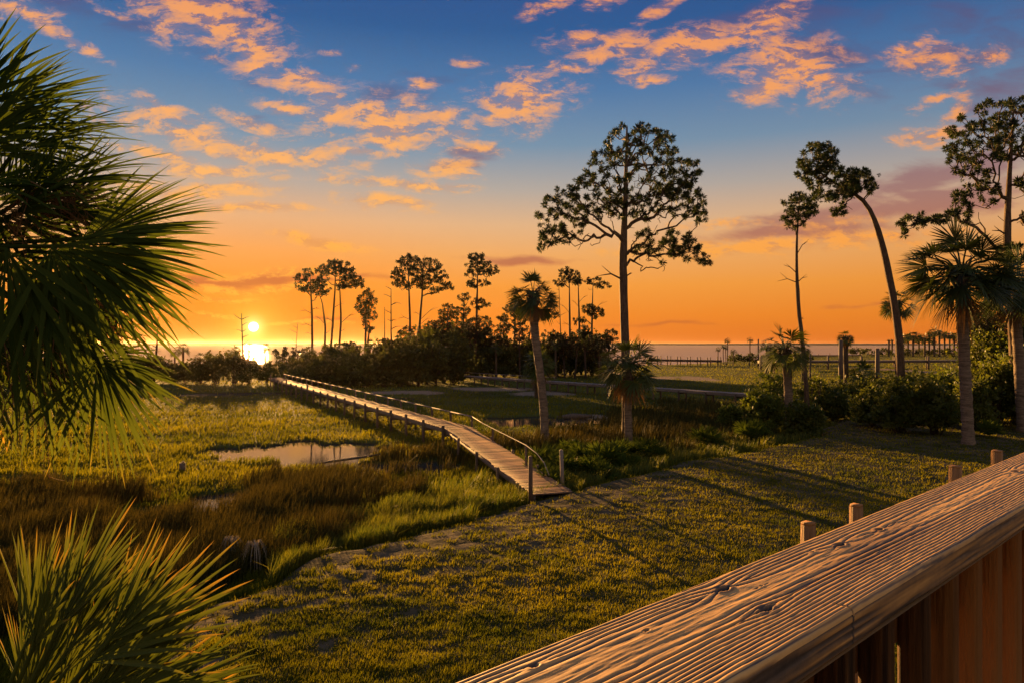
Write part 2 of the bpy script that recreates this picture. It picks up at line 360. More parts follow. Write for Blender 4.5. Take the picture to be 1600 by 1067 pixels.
def build_ground():
    ys = np.concatenate([np.linspace(-40, 2, 22)[:-1], np.linspace(2, 60, 380)[:-1], np.geomspace(60, 700, 170)[:-1], np.geomspace(700, 12000, 14)])
    r = np.concatenate([-np.geomspace(3, 1.12, 20)[:-1], np.linspace(-1.12, 1.12, 400), np.geomspace(1.12, 3, 20)[1:]])
    Yg, Rg = np.meshgrid(ys, r, indexing='ij')
    Xg = Rg * (np.abs(Yg) * 1.0 + 14) * np.where(Yg > 0, 1, 1)
    Zg = height(Xg, Yg)
    n, m = Yg.shape
    i = np.arange(n - 1)[:, None] * m; j = np.arange(m - 1)[None]
    Q = np.stack([i + j, i + j + 1, i + m + j + 1, i + m + j], -1).reshape(-1, 4)
    L = sstep(-.9, .5, lawn_sd(Xg, Yg)); S = sstep(.08, .22, blob(SAND, Xg, Yg, .9, .3))
    b = MB(); b.add(np.stack([Xg, Yg, Zg], -1), Q, att=L.ravel())
    m_, N = mat_new('ground_soil')
    a = N.node('ShaderNodeAttribute', attribute_name='tint').outputs['Fac']
    sa = N.node('ShaderNodeAttribute', attribute_name='sand').outputs['Fac']
    pos = N.node('ShaderNodeNewGeometry').outputs['Position']
    n1 = N.noise(pos, 1.2, 6, .6); n2 = N.noise(pos, 9, 5, .6); n3 = N.noise(pos, .07, 3)
    marsh = N.mix(N.maprange(n3, .4, .6), (.045, .048, .014), (.085, .085, .018))
    lawn = N.mix(N.maprange(n1, .40, .68), (.048, .040, .018), (.12, .088, .055))
    mud = N.mix(N.maprange(n1, .4, .6), (.040, .032, .021), (.135, .10, .072))
    edge = N.math('MULTIPLY', a, N.math('SUBTRACT', 1.0, a)); edge = N.math('MULTIPLY', edge, 3.6, clamp=True)
    col = N.mix(N.maprange(a, .35, .65), marsh, lawn)
    col = N.mix(N.math('MULTIPLY', edge, .85), col, mud)
    col = N.mix(sa, col, N.mix(N.maprange(n2, .4, .65), (.13, .095, .06), (.34, .24, .17)))
    z = N.node('ShaderNodeSeparateXYZ'); N.put(z.inputs[0], pos)
    wet = N.maprange(z.outputs[2], -.50, -.60)
    col = N.mix(wet, col, (.035, .025, .016))
    hgt = N.math('ADD', n1, N.math('MULTIPLY', n2, .5))
    finish(N, pbsdf(N, col, 1.0, bump=hgt, bstr=.7, bdist=.06, spec=.02))
    o = b.build('ground', m_, smooth=True)
    at2 = o.data.attributes.new('sand', 'FLOAT', 'POINT'); at2.data.foreach_set('value', S.ravel().astype(np.float32))
    tag(o, 'grass lawn sloping to the salt marsh with mud and sand flats', 'ground', kind='structure')
build_ground()
def build_water():
    m, N = mat_new('bay_water')
    pos = N.node('ShaderNodeNewGeometry').outputs['Position']
    dist = N.vec('LENGTH', N.vec('MULTIPLY', pos, (1, 1, 0)))
    n1 = N.noise(N.vec('MULTIPLY', pos, (.5, 1.5, 1)), .35, 5, .6); n2 = N.noise(N.vec('MULTIPLY', pos, (1, 2.2, 1)), 5.0, 3)
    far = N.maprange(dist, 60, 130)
    h = N.math('ADD', N.math('MULTIPLY', n1, far), N.math('MULTIPLY', n2, .003))
    p = N.node('ShaderNodeBsdfPrincipled')
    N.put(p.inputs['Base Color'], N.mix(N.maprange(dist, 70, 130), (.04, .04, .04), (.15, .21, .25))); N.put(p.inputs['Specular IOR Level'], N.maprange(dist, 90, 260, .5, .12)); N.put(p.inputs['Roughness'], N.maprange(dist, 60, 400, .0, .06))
    p.inputs['IOR'].default_value = 1.6
    b = N.node('ShaderNodeBump'); b.inputs['Strength'].default_value = .55; b.inputs['Distance'].default_value = .5
    N.put(b.inputs['Height'], h); N.l.new(b.outputs[0], p.inputs['Normal'])
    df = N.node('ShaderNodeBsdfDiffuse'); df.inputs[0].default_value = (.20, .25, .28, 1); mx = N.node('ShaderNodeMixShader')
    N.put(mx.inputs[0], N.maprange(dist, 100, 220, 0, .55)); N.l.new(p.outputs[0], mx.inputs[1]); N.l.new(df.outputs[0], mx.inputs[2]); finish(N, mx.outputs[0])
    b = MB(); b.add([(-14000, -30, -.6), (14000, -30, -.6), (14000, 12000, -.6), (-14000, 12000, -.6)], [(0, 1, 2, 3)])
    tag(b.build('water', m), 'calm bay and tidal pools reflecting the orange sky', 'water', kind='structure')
build_water()
def build_far_shore():
    m, N = mat_new('far_woods')
    pos = N.node('ShaderNodeNewGeometry').outputs['Position']
    finish(N, pbsdf(N, N.mix(N.noise(pos, .02, 4), (.02, .022, .02), (.05, .05, .04)), .9))
    xs = np.linspace(-5200, 5200, 700)
    hh = 6.5 + 5 * fbm(xs * .004, xs * 0, 31) + 3.0 * fbm(xs * .03, xs * 0, 32)
    yy = 3900 + 300 * fbm(xs * .0007, xs * 0, 33) - np.clip(xs, 0, 1e9) * .12
    b = MB()
    rows = [(yy, 0 * hh - .9), (yy + 8, hh * .8), (yy + 40, hh), (yy + 160, hh * .9), (yy + 400, 0 * hh - .9)]
    V = np.concatenate([np.stack([xs, y_, z_], -1) for y_, z_ in rows]); k = len(xs)
    i = np.arange(len(rows) - 1)[:, None] * k; j = np.arange(k - 1)[None]
    b.add(V, np.stack([i + j, i + j + 1, i + k + j + 1, i + k + j], -1).reshape(-1, 4))
    tag(b.build('far_shore', m, smooth=True), 'thin dark wooded shore on the far side of the bay', 'shore', kind='structure')
build_far_shore()

# ------------------------------------------------------------------ grass, rushes and ground cover (stuff)
def scatter(n, x0, x1, y0, y1, z=-.45, pw=1.0):
    """points spread evenly over the view's rows, so that near ground is densest"""
    px = rng.uniform(x0, x1, n); py = y0 + (y1 - y0) * rng.random(n) ** pw
    Y = (CZ - z) * F / (py - HY); return (px - CX) / F * Y, Y
def blades(b, x, y, z, h, w, lean=.35, tint=None, bend=True, wind=(.15, .0)):
    n = len(x); a = rng.uniform(0, 2 * math.pi, n); ca, sa = np.cos(a), np.sin(a)
    la = rng.uniform(0, 2 * math.pi, n); ll = np.abs(rng.normal(0, lean, n)) * h
    dx = np.cos(la) * ll + wind[0] * h; dy = np.sin(la) * ll + wind[1] * h
    B1 = np.stack([x - ca * w / 2, y - sa * w / 2, z], -1); B2 = np.stack([x + ca * w / 2, y + sa * w / 2, z], -1)
    T = np.stack([x + dx, y + dy, z + np.sqrt(np.maximum(h * h - ll * ll * .6, h * h * .2))], -1)
    tint = rng.random(n) if tint is None else tint
    if bend:
        m = np.stack([x + dx * .28, y + dy * .28, z + h * .55], -1); o = np.stack([ca * w * .4, sa * w * .4, 0 * w], -1)
        V = np.stack([B1, B2, m + o, m - o, T], 1)
        k = np.arange(n)[:, None] * 5
        b.add(V, k + np.array([0, 1, 2, 3]), k + np.array([3, 2, 4]), att=np.repeat(tint, 5))
    else:
        V = np.stack([B1, B2, T], 1); b.add(V, None, np.arange(n * 3).reshape(-1, 3), att=np.repeat(tint, 3))
def rushmask(x, y):
    """where the tall brown rushes grow"""
    m = np.full(x.shape, -9.0)
    for (x0, x1, y0, y1) in [(360, 612, 752, 800), (-150, 300, 800, 900), (230, 520, 815, 885), (-150, 240, 770, 800), (600, 715, 712, 738), (940, 1130, 640, 688),
                             (1010, 1190, 632, 656), (860, 990, 672, 700), (740, 850, 690, 706), (-50, 200, 900, 990), (300, 380, 872, 930)]:
        a = at((x0 + x1) / 2, y0, -.45); c = at((x0 + x1) / 2, y1, -.45); rx = (x1 - x0) / 2 / F * (a[1] + c[1]) / 2
        m = np.maximum(m, 1 - np.hypot((x - (a[0] + c[0]) / 2) / (rx * 1.25), (y - (a[1] + c[1]) / 2) / (abs(a[1] - c[1]) / 2 * 1.4)))
    return sstep(.0, .25, m + (fbm(x * .35, y * .35, 41) - .5) * 1.1 + (fbm(x * 1.1, y * 1.1, 42) - .5) * .9)
def cordmask(x, y):
    s = -lawn_sd(x, y)
    return sstep(.1, .5, s) * sstep(5.2, 2.6, s - 1.5 * (fbm(x * .3, y * .3, 43) - .5)) * (x > -6.5) * (y < 47)
def build_grass():
    # mown lawn
    x, y = scatter(760000, -300, 1800, 634, 1350, 0, 1.0)
    l = lawn_sd(x, y); cl = fbm(x * 1.3, y * 1.6, 51); fine = fbm(x * 3.2, y * 4.6, 52)
    bare = sstep(6.5, .2, l) * 1.12 * sstep(14, 3, x) - .22
    keep = (l > -.2) & (fine > .22 + bare * .42 + (rng.random(len(x)) - .5) * .16)
    x, y, cl, fine = x[keep], y[keep], cl[keep], fine[keep]
    d = np.hypot(x, y)
    w = np.clip(d * .0016, .014, .09) * rng.uniform(.7, 1.3, len(x)); h = (.02 + .085 * fine + .04 * cl) * rng.uniform(.6, 1.3, len(x))
    b = MB(); blades(b, x, y, height(x, y) - .01, h, w, .75, np.clip(.25 + .9 * (fbm(x * .5, y * .5, 55) - .3) + .3 * (rng.random(len(x)) - .5), 0, 1), bend=False)
    tag(b.build('lawn_grass', M['lawn']), 'short clumpy green lawn grass raked by low sun', 'grass', kind='stuff')
    # low green marsh grass
    x, y = scatter(620000, -300, 1900, 553, 1150, -.45, 1.25)
    l = lawn_sd(x, y); dpx = np.hypot(x, y)
    keep = (l < -.1) & (blob(PONDS, x, y) < .04) & (blob(SAND, x, y, .9, .3) < .12) & (shore_sd(x, y) < -1)
    x, y = x[keep], y[keep]; r = rushmask(x, y); keep = rng.random(len(x)) > r * .8; x, y = x[keep], y[keep]
    d = np.hypot(x, y); w = np.clip(d * .0011, .012, .25) * rng.uniform(.7, 1.3, len(x))
    st = fbm(x * .10, y * .25, 61); h = (.11 + .27 * fbm(x * .7, y * .7, 62)) * rng.uniform(.6, 1.25, len(x)) * (.6 + .7 * st)
    near = d < 60; b = MB()
    ti = np.clip(1.15 * st - .05 + .35 * (rng.random(len(x)) - .5), 0, 1)
    z = height(x, y) - .02
    blades(b, x[near], y[near], z[near], h[near], w[near], .35, ti[near], bend=True)
    f = ~near; blades(b, x[f], y[f], z[f], h[f] * 1.0, w[f], .4, ti[f], bend=False)
    tag(b.build('marsh_grass', M['marsh']), 'low yellow-green marsh grass between the tidal pools', 'grass', kind='stuff')
    # tall brown rushes
    x, y = scatter(420000, -260, 1250, 625, 1130, -.45, 1.0)
    keep = (rng.random(len(x)) < rushmask(x, y)) & (lawn_sd(x, y) < -.25) & (blob(PONDS, x, y) < .02)
    x, y = x[keep], y[keep]; d = np.hypot(x, y)
    w = np.clip(d * .0012, .009, .05) * rng.uniform(.7, 1.2, len(x))
    h = (.45 + .65 * fbm(x * .9, y * .9, 64)) * rng.uniform(.6, 1.15, len(x)) * sstep(-.2, -1.6, lawn_sd(x, y)) ** .5
    b = MB(); blades(b, x, y, height(x, y) - .02, h, w, .25, bend=True)
    tag(b.build('rushes', M['rush']), 'tall dark brown needle rushes in patches across the near marsh', 'rushes', kind='stuff')
    # bright cord grass along the lawn
    x, y = scatter(330000, 420, 1400, 640, 920, -.3, 1.0)
    keep = rng.random(len(x)) < cordmask(x, y) * (fbm(x * 1.1, y * 1.1, 66) > .42); x, y = x[keep], y[keep]; d = np.hypot(x, y)
    w = np.clip(d * .0010, .012, .05) * rng.uniform(.7, 1.3, len(x)); h = (.30 + .5 * fbm(x * .8, y * .8, 67)) * rng.uniform(.6, 1.2, len(x))
    b = MB(); blades(b, x, y, height(x, y) - .02, h, w, .35, bend=True)
    tag(b.build('cord_grass', M['cord']), 'bright green cord grass fringe between the lawn and the marsh', 'grass', kind='stuff')
build_grass()

# ------------------------------------------------------------------ boardwalks and docks
def gz(x, y): return float(height(np.array([x]), np.array([y]))[0])
def run_pts(path, step):
    """points every step metres along a polyline with (x, y, z)"""
    path = [np.asarray(p, float) for p in path]; out = []; rest = 0.0
    for a, b in zip(path[:-1], path[1:]):
        d = b - a; L = np.linalg.norm(d[:2]); u = d / L; s = rest
        while s < L: out.append((a + u * s, u / np.linalg.norm(u[:2]))); s += step
        rest = s - L
    return out
def side(u): return np.array((u[1], -u[0], 0)) / math.hypot(u[0], u[1])     # to the right of the walking direction
def boardwalk(root, path, width, plank=.14, plankmat=None, jit=.02):
    b = MB(); q = np.random.default_rng(5)
    for p, u in run_pts(path, plank + .012):
        r = side(u); wj = width * (1 + jit * q.normal())
        b.box(p + np.array((0, 0, -.02 + q.normal() * .004)) + r * q.normal() * jit * .5, (wj, plank, .04),
              axes=np.array([r, [u[0], u[1], u[2]], np.cross(r, u)]), att=q.random())
    b.build('deck', plankmat or M['plank'], root)
    for s in (-1, 1):
        b = MB()
        for a, c in zip(path[:-1], path[1:]):
            a = np.asarray(a, float); c = np.asarray(c, float); u = c - a; r = side(u); o = r * s * (width / 2 - .10) + np.array((0, 0, -.15))
            b.beam(a + o, c + o, .05, .22)
        b.build('stringer', M['greytimber'], root)
def pile(b, x, y, ztop, r=.085, lean=0.0, seed=0, k=8):
    q = np.random.default_rng(abs(seed) + 77); z0 = min(gz(x, y), -.2) - .4
    P = [(x + q.normal() * lean, y + q.normal() * lean, z0), (x, y, (z0 + ztop) / 2), (x, y, ztop - .02), (x, y, ztop)]
    b.tube(P, [r * 1.05, r, r * .97, r * .82], k, rough=.06, seed=abs(seed), att=q.random())
E_L = at(839, 775, 0.02); E_R = at(886, 764.5, 0.02); K_L = at(697, 669, .7); K_R = at(733, 666, .7)
A0 = (E_L + E_R) / 2; A1 = (K_L + K_R) / 2; A2 = at(428, 589.5, .7); A0[2] = .04
WB = 1.45
def build_boardwalk():
    root = empty('boardwalk', A0, 'long weathered wooden boardwalk ramping off the lawn towards the setting sun', 'boardwalk')
    boardwalk(root, [A0, A1, A2], WB)
    q = np.random.default_rng(3)
    for i, (p, u) in enumerate(run_pts([A1, A2], 2.9)):
        if i < 100:
            r = side(u)
            top = .16 if i % 4 else .5
            if i < 9: top = .14 + .1 * q.random()
            b = MB(); pp = p - r * (WB / 2 + .09); pile(b, pp[0], pp[1], p[2] + top, .085, .03, i); b.build('pile', M['timber'], root)
            b = MB(); pp = p + r * (WB / 2 + .09); pile(b, pp[0], pp[1], p[2] + .52, .065, .03, i + 200); b.build('rail_post', M['timber'], root)
            b = MB(); pp = p - r * .2; b.beam(p - r * (WB / 2 + .1) + (0, 0, -.34), p + r * (WB / 2 + .1) + (0, 0, -.34), .06, .18); b.build('crossbeam', M['timber'], root)
    for i, s in enumerate((3.4, 6.6, 9.6)):
        u = (A0 - A1) / np.linalg.norm((A0 - A1)[:2]); r = side(-u); p = A1 + u * s
        for sg in (-1, 1):
            b = MB(); pp = p + r * sg * (WB / 2 + .08); pile(b, pp[0], pp[1], p[2] + .10, .07, .02, i + 50 + sg); b.build('pile', M['timber'], root)
    # low hand rail on the right side, sagging down to the shrubs beside the ramp
    pts = [p + side(u) * (WB / 2 + .09) + (0, 0, .53) for p, u in run_pts([A1, A2], 2.9)]
    b = MB()
    for a, c in zip(pts[:-1], pts[1:]): b.beam(a, c, .09, .04)
    b.build('handrail', M['greytimber'], root)
    b = MB(); P = [pts[0], pd(753, 660, 34.0), pd(770, 669, 32), pd(796, 682, 29.5), pd(822, 695, 27), pd(839, 708, 25.5), pd(850, 722, 24.8), pd(858, 742, 24.2)]
    b.tube(P, .019, 6, rough=.1); b.build('handrail', M['greytimber'], root)
    for px, py, Y in ((770, 669, 32), (822, 695, 27)):
        t = pd(px, py, Y); b = MB(); pile(b, t[0], t[1], t[2], .05, .03, 9); b.build('rail_post', M['timber'], root)
build_boardwalk()
for i, (px, yb, yt, lab) in enumerate(((829, 779, 712, 'dark wooden post at the left corner of the ramp end'), (879, 754, 702, 'grey leaning wooden post right of the ramp end'))):
    p = at(px, yb, -.02); b = MB(); t = pd(px - (2 if i else 0), yt, p[1])
    b.tube([p - (0, 0, .3), (p + t) / 2, t - (0, 0, .03), t], [.075, .07, .068, .05], 8, rough=.06, seed=i)
    tag(b.build('ramp_post', M['timber'] if i == 0 else M['greytimber']), lab, 'post')

B0 = at(728, 586.5, .7); B1 = at(1205, 617, .7)
def build_second_walk():
    root = empty('boardwalk', B1, 'narrow grey boardwalk crossing the marsh in front of the dark thicket', 'boardwalk')
    boardwalk(root, [B1, B0], 1.3, .2, M['greytimber'])
    for i, (p, u) in enumerate(run_pts([B1, B0], 3.1)):
        r = side(u)
        b = MB()
        for s in (-1, 1): pile(b, *(p + r * s * .55)[:2], p[2] - .1, .10, .02, i * 2 + s)
        b.beam(p - r * .7 + (0, 0, -.32), p + r * .7 + (0, 0, -.32), .08, .16); b.build('trestle', M['timber'], root)
    pts = [p for p, u in run_pts([B0, B0 + (B1 - B0) * .45], 3.1)]
    b = MB()
    for a, c in zip(pts[:-1], pts[1:]): b.beam(a + (0, .65, .42), c + (0, .65, .42), .08, .05)
    b.build('handrail', M['greytimber'], root)
    for p in pts[::2]:
        b = MB(); b.beam(p + (0, .65, -.1), p + (0, .65, .4), .08, .08); b.build('rail_post', M['timber'], root)
build_second_walk()
def dock(name, label, a, c, width, step, posttop, pair, pr=.15, plankmat='timber'):
    root = empty(name, (a[0], a[1], 0), label, 'dock')
    b = MB(); u = (c - a) / np.linalg.norm(c - a)
    b.beam(a, c, width, .2); b.build('deck', M[plankmat], root)
    b = MB(); b.beam(a + (0, 0, -.3), c + (0, 0, -.3), width * .9, .36); b.build('stringer', M['timber'], root)
    q = np.random.default_rng(8)
    for i, (p, uu) in enumerate(run_pts([a, c], step)):
        for k in range(pair):
            r = side(uu); pp = p + r * (width / 2 + pr) * (1 if k == 0 else -1) + uu * k * .9
            b = MB(); pile(b, pp[0], pp[1], p[2] + posttop * (.75 + .4 * q.random()), pr, .02, i * 3 + k, 7); b.build('piling', M['timber'], root)
dock('dock', 'dark dock with paired tall pilings at the water left of the small palms', pd(1012, 561, 182), pd(1128, 563, 178), 1.6, 2.55, 1.0, 2, .14)
dock('dock', 'long low dark dock crossing the lawn-like marsh right of the leaning pine', pd(1186, 564, 150), pd(1560, 562.5, 152), 1.5, 7.5, 1.1, 2, .21, 'greytimber')
dock('dock', 'distant thin pier over the water behind the tall weathered piling', pd(1242, 555, 300), pd(1345, 554.5, 300), 1.6, 5.0, .9, 1, .13)
for i, (px, yt, yb, w, lab) in enumerate([(1314, 531, 612, 6, 'tall dark weathered piling just left of a slim palm'), (1371, 544, 611, 6, 'thick flat-topped weathered piling left of the leaning pine'),
                                     (1266, 553, 620, 3, 'thin dark piling beside the bare pine trunk'), (1223, 585, 620, 3, 'short dark post at the left of the fan palm trunk'),
                                     (1185, 530, 570, 2, 'thin bare pole by the small far palms')]):
    Y = {0: 78, 1: 78, 2: 72, 3: 70, 4: 172}[i]; b = MB(); t = pd(px, yt, Y); zb = gz(t[0], t[1])
    b.tube([(t[0] + .05, t[1], zb - .5), (t[0], t[1], (zb + t[2]) / 2), t], [w / F * Y * .62, w / F * Y * .56, w / F * Y * .5], 9, rough=.08, seed=i)
    tag(b.build('piling', M['timber']), lab, 'piling')
def build_small_wood():
    b = MB(); P = [at(492, 727, -.5), at(520, 722, -.45), at(556, 717, -.35), at(597, 711, -.25)]
    b.tube([p + (0, 0, .06) for p in P], [.05, .06, .06, .05], 7, rough=.15, seed=4)
    tag(b.build('log', M['snag']), 'pale thin pole lying across the edge of the near pool', 'log')
    root = empty('rail_fence', at(915, 700, -.3), 'low broken rail fence of thin poles beside the fan palm', 'fence')
    a, c, e = pd(896, 688, 34), pd(913, 700, 33), pd(953, 696, 33.5)
    b = MB(); b.tube([a, c], .04, 6); b.tube([c, e], .04, 6); b.build('rail', M['greytimber'], root)
    for p in (a, c, e):
        b = MB(); pile(b, p[0], p[1], p[2] + .08, .055, .02, 4); b.build('post', M['timber'], root)
    b = MB(); p = at(895, 654, -.6); b.tube([p + (-1.2, 0, .1), p + (0, .1, .2), p + (1.5, .2, .15)], [.1, .2, .12], 8, rough=.2)
    tag(b.build('driftwood', M['snag']), 'grey driftwood log on the mud right of the tall slim palm', 'driftwood')
    b = MB(); b.box(at(285, 738, -.5) + (0, 0, .2), (.28, .2, .45), .4, taper=.8)
    b.box(at(285, 738, -.5) + (.02, 0, .44), (.1, .1, .1), .2)
    tag(b.build('stump', M['snag']), 'small pale stump standing in the marsh grass left of the pool', 'stump')
build_small_wood()

# ------------------------------------------------------------------ the deck railing in the foreground
PH = .255
UD = np.array((math.sin(R(48.7)), math.cos(R(48.7)), 0)); ND = np.array((-UD[1], UD[0], 0))
P_FAR = 1.64 * PH; P_NEAR = 1.091 * PH
def build_railing():
    root = empty('deck_railing', UD * .8 + ND * .3 + (0, 0, CZ - PH - 1.0), 'weathered wooden deck railing with knotty top board and picket boards', 'railing')
    KN = []
    for (px, py, r, s) in [(1130, 920, .0075, 1.5), (1197, 951, .007, 1.2), (1313, 851, .007, 1.1), (1374, 827, .006, .8), (1587, 736, .008, 1.2), (1398, 816, .003, .4), (1270, 862, .0025, .3), (1010, 985, .003, .5), (835, 1040, .004, .5), (1190, 915, .002, .3)]:
        p = at(px, py, CZ - PH); KN.append((p @ UD, p @ ND, r, s))
    S = np.arange(-.25, 2.7, .0016); T = np.linspace(P_NEAR, P_FAR, 150)
    s, t = np.meshgrid(S, T, indexing='ij')
    t0 = (P_NEAR + P_FAR) / 2 + .014 + .028 * (fbm(s * 1.3, s * 0, 71, 3) - .5); h0 = .018 + .022 * fbm(s * .8, s * 0 + 4, 79, 2)
    f = np.sqrt((t - t0) ** 2 + h0 ** 2) / .0043 + 2.2 * fbm(s * 1.3, t * 16, 72, 3) + .35 * fbm(s * 24, t * 70, 73, 2)
    pit = np.zeros_like(s); ring = np.zeros_like(s)
    for (ks, kt, r, st) in KN:
        ds = (s - ks); dt = (t - kt); q = np.hypot(ds / 2.6, dt)
        f = f + st * 1.1 * np.sign(dt) * np.exp(-(q / (r * 2.2)) ** 1.3) * np.exp(-(ds / (r * 9)) ** 2)
        rr = np.hypot(ds / 1.7, dt) / r
        pit = np.maximum(pit, sstep(.8, .5, rr) * min(1, st)); ring = np.maximum(ring, sstep(1.5, 1.1, rr) * sstep(.5, .8, rr) * min(1, st))
    w = .5 + .5 * np.sin(2 * math.pi * f); ridge = w ** .8
    groove = sstep(.40, .05, w) * (.45 + .8 * fbm(s * 6, t * 40, 76, 2))
    groove = groove * sstep(.03, .15, np.abs(np.gradient(f, axis=1))); groove = groove * (.35 + 1.1 * fbm(s * 2.2, t * 20, 81, 2)); z = -.0008 * groove + .0004 * ridge + .0009 * (fbm(s * 30, t * 500, 74, 3) - .5)
    crack = np.abs(t - (P_NEAR + .052 + .012 * (fbm(s * 2.5, s * 0, 75, 3) - .5) * 2 + (s - .6) * .006)); cm = sstep(.0011, .0003, crack) * (s > .05) * (s < 1.02)
    z = z - .004 * cm - .0035 * pit + .0006 * ring
    joint = np.abs(s - (at(1318, 945, CZ - PH) @ UD) + (t - P_NEAR) * .15); jm = sstep(.0012, .0004, joint) * (t < P_NEAR + .018)
    z = z - .005 * jm
    e = np.minimum(t - P_NEAR, P_FAR - t); rd = .006; z = z - np.where(e < rd, rd - np.sqrt(np.maximum(rd * rd - (rd - e) ** 2, 0)), 0)
    tint = .78 * (1 - groove) * (.72 + .5 * fbm(s * 3, t * 25, 77, 3)) + .06
    tint = tint * (1 - .92 * pit) * (1 - .35 * ring) * (1 - .6 * cm) * (1 - .7 * jm); grey = fbm(s * 2, t * 12, 78, 3)
    tint = np.clip(tint - .25 * sstep(.5, .75, grey), 0, 1)
    top = s[..., None] * UD + t[..., None] * ND + (z + CZ - PH)[..., None] * np.array((0, 0, 1.0))
    n, m = s.shape; b = MB()
    i = np.arange(n - 1)[:, None] * m; j = np.arange(m - 1)[None]
    b.add(top, np.stack([i + j, i + m + j, i + m + j + 1, i + j + 1], -1).reshape(-1, 4), att=tint.ravel())
    # edges and underside
    for T0, sg in ((P_NEAR, 1), (P_FAR, -1)):
        zs = np.linspace(-.006, -.038, 16); ss, zz = np.meshgrid(S[::2], zs, indexing='ij')
        g = fbm(ss * 6, zz * 330, 80, 3); off = -.0014 * sstep(.45, .3, g) * sg * -1 + .0035 * sstep(-.034, -.038, zz) * sg
        V = ss[..., None] * UD + (T0 + off * 1.0)[..., None] * ND + (CZ - PH + zz)[..., None] * np.array((0, 0, 1.0))
        n2, m2 = ss.shape; i = np.arange(n2 - 1)[:, None] * m2; j = np.arange(m2 - 1)[None]
        Q = np.stack([i + j, i + j + 1, i + m2 + j + 1, i + m2 + j], -1).reshape(-1, 4)
        jn = sstep(.002, .0006, np.abs(ss - (at(1318, 945, CZ - PH) @ UD)))
        b.add(V, Q, att=np.clip(-.15 + 1.1 * g - .6 * jn * (sg > 0), 0, 1).ravel())
    b.add([S[0] * UD + P_NEAR * ND + (0, 0, CZ - PH - .038), S[-1] * UD + P_NEAR * ND + (0, 0, CZ - PH - .038),
           S[-1] * UD + P_FAR * ND + (0, 0, CZ - PH - .038), S[0] * UD + P_FAR * ND + (0, 0, CZ - PH - .038)], [(0, 1, 2, 3)])
    mm, N = mat_new('rail_cap_wood')
    a = N.node('ShaderNodeAttribute', attribute_name='tint').outputs['Fac']
    pos = N.node('ShaderNodeNewGeometry').outputs['Position']; n1 = N.noise(pos, 60, 4, .6); n2 = N.noise(pos, 5, 3)
    col = N.ramp(N.math('ADD', a, N.math('MULTIPLY', N.math('SUBTRACT', n1, .5), .22)), [(0, (.012, .010, .010)), (.25, (.075, .050, .036)), (.55, (.29, .15, .048)), (.85, (.60, .33, .10))])
    col = N.mix(N.maprange(n2, .5, .7, 0, .22), col, (.16, .125, .10))
    finish(N, pbsdf(N, col, .62, bump=n1, bstr=.25, bdist=.002, spec=.35))
    b.build('top_board', mm, root, smooth=True)
    # pickets hang below the board, alternate ones set back
    q = np.random.default_rng(12); x = -.2
    while x < 2.65:
        a_, h_, ch = .018, .0155, .0055; c = UD * (x + a_) + ND * (P_NEAR + .040 + q.normal() * .0015)
        ring8 = [(-a_, -h_ + ch), (-a_ + ch, -h_), (a_ - ch, -h_), (a_, -h_ + ch), (a_, h_ - ch), (a_ - ch, h_), (-a_ + ch, h_), (-a_, h_ - ch)]
        tz = CZ - PH - .0405; tw = q.normal() * .002
        V = [c + UD * (u_ + tw * k) + ND * n_ + (0, 0, tz - .94 * k) for k in (0, 1) for u_, n_ in ring8]
        b = MB(); b.add(V, [(i, i + 8, (i + 1) % 8 + 8, (i + 1) % 8) for i in range(8)], [(0, i + 1, i) for i in range(1, 7)] + [(8, 8 + i, 9 + i) for i in range(1, 7)], att=q.random())
        b.build('picket', M['picket'], root); x += .114 + q.normal() * .005
    b = MB(); c = UD * 1.2 + ND * (P_NEAR + .075) + (0, 0, CZ - PH - .085); b.box(c, (2.9, .038, .088), axes=np.array([UD, ND, (0, 0, 1)])); b.build('rail', M['picket'], root)
    b = MB(); c = UD * 1.2 + ND * (P_NEAR + .075) + (0, 0, CZ - PH - .90); b.box(c, (2.9, .038, .088), axes=np.array([UD, ND, (0, 0, 1)])); b.build('rail', M['picket'], root)
build_railing()
for i, (px, yt, w, lab) in enumerate([(1263, 815, 19, 'square wooden post top, lowest and leftmost, beyond the railing'), (1338, 787, 18, 'square wooden post top, second from the left, beyond the railing'),
                               (1493, 727, 24, 'wide square wooden post top, third from the left, beyond the railing'), (1558, 703, 21, 'square wooden post top nearest the big palm, beyond the railing')]):
    Y = {0: 5.4, 1: 6.0, 2: 7.9, 3: 9.1}[i]; t = pd(px, yt, Y); s_ = .085 if i < 2 else .11
    ax = np.array([UD, ND, (0, 0, 1)]); b = MB(); b.box((t[0], t[1], (t[2] - .02 - .3) / 2), (s_, s_, t[2] - .02 + .3), axes=ax, att=.8)
    b.box((t[0], t[1], t[2] - .01), (s_, s_, .02), axes=ax, att=1.0, taper=.94)
    tag(b.build('wooden_post', M['picket']), lab, 'post', 'square post tops beyond the railing')
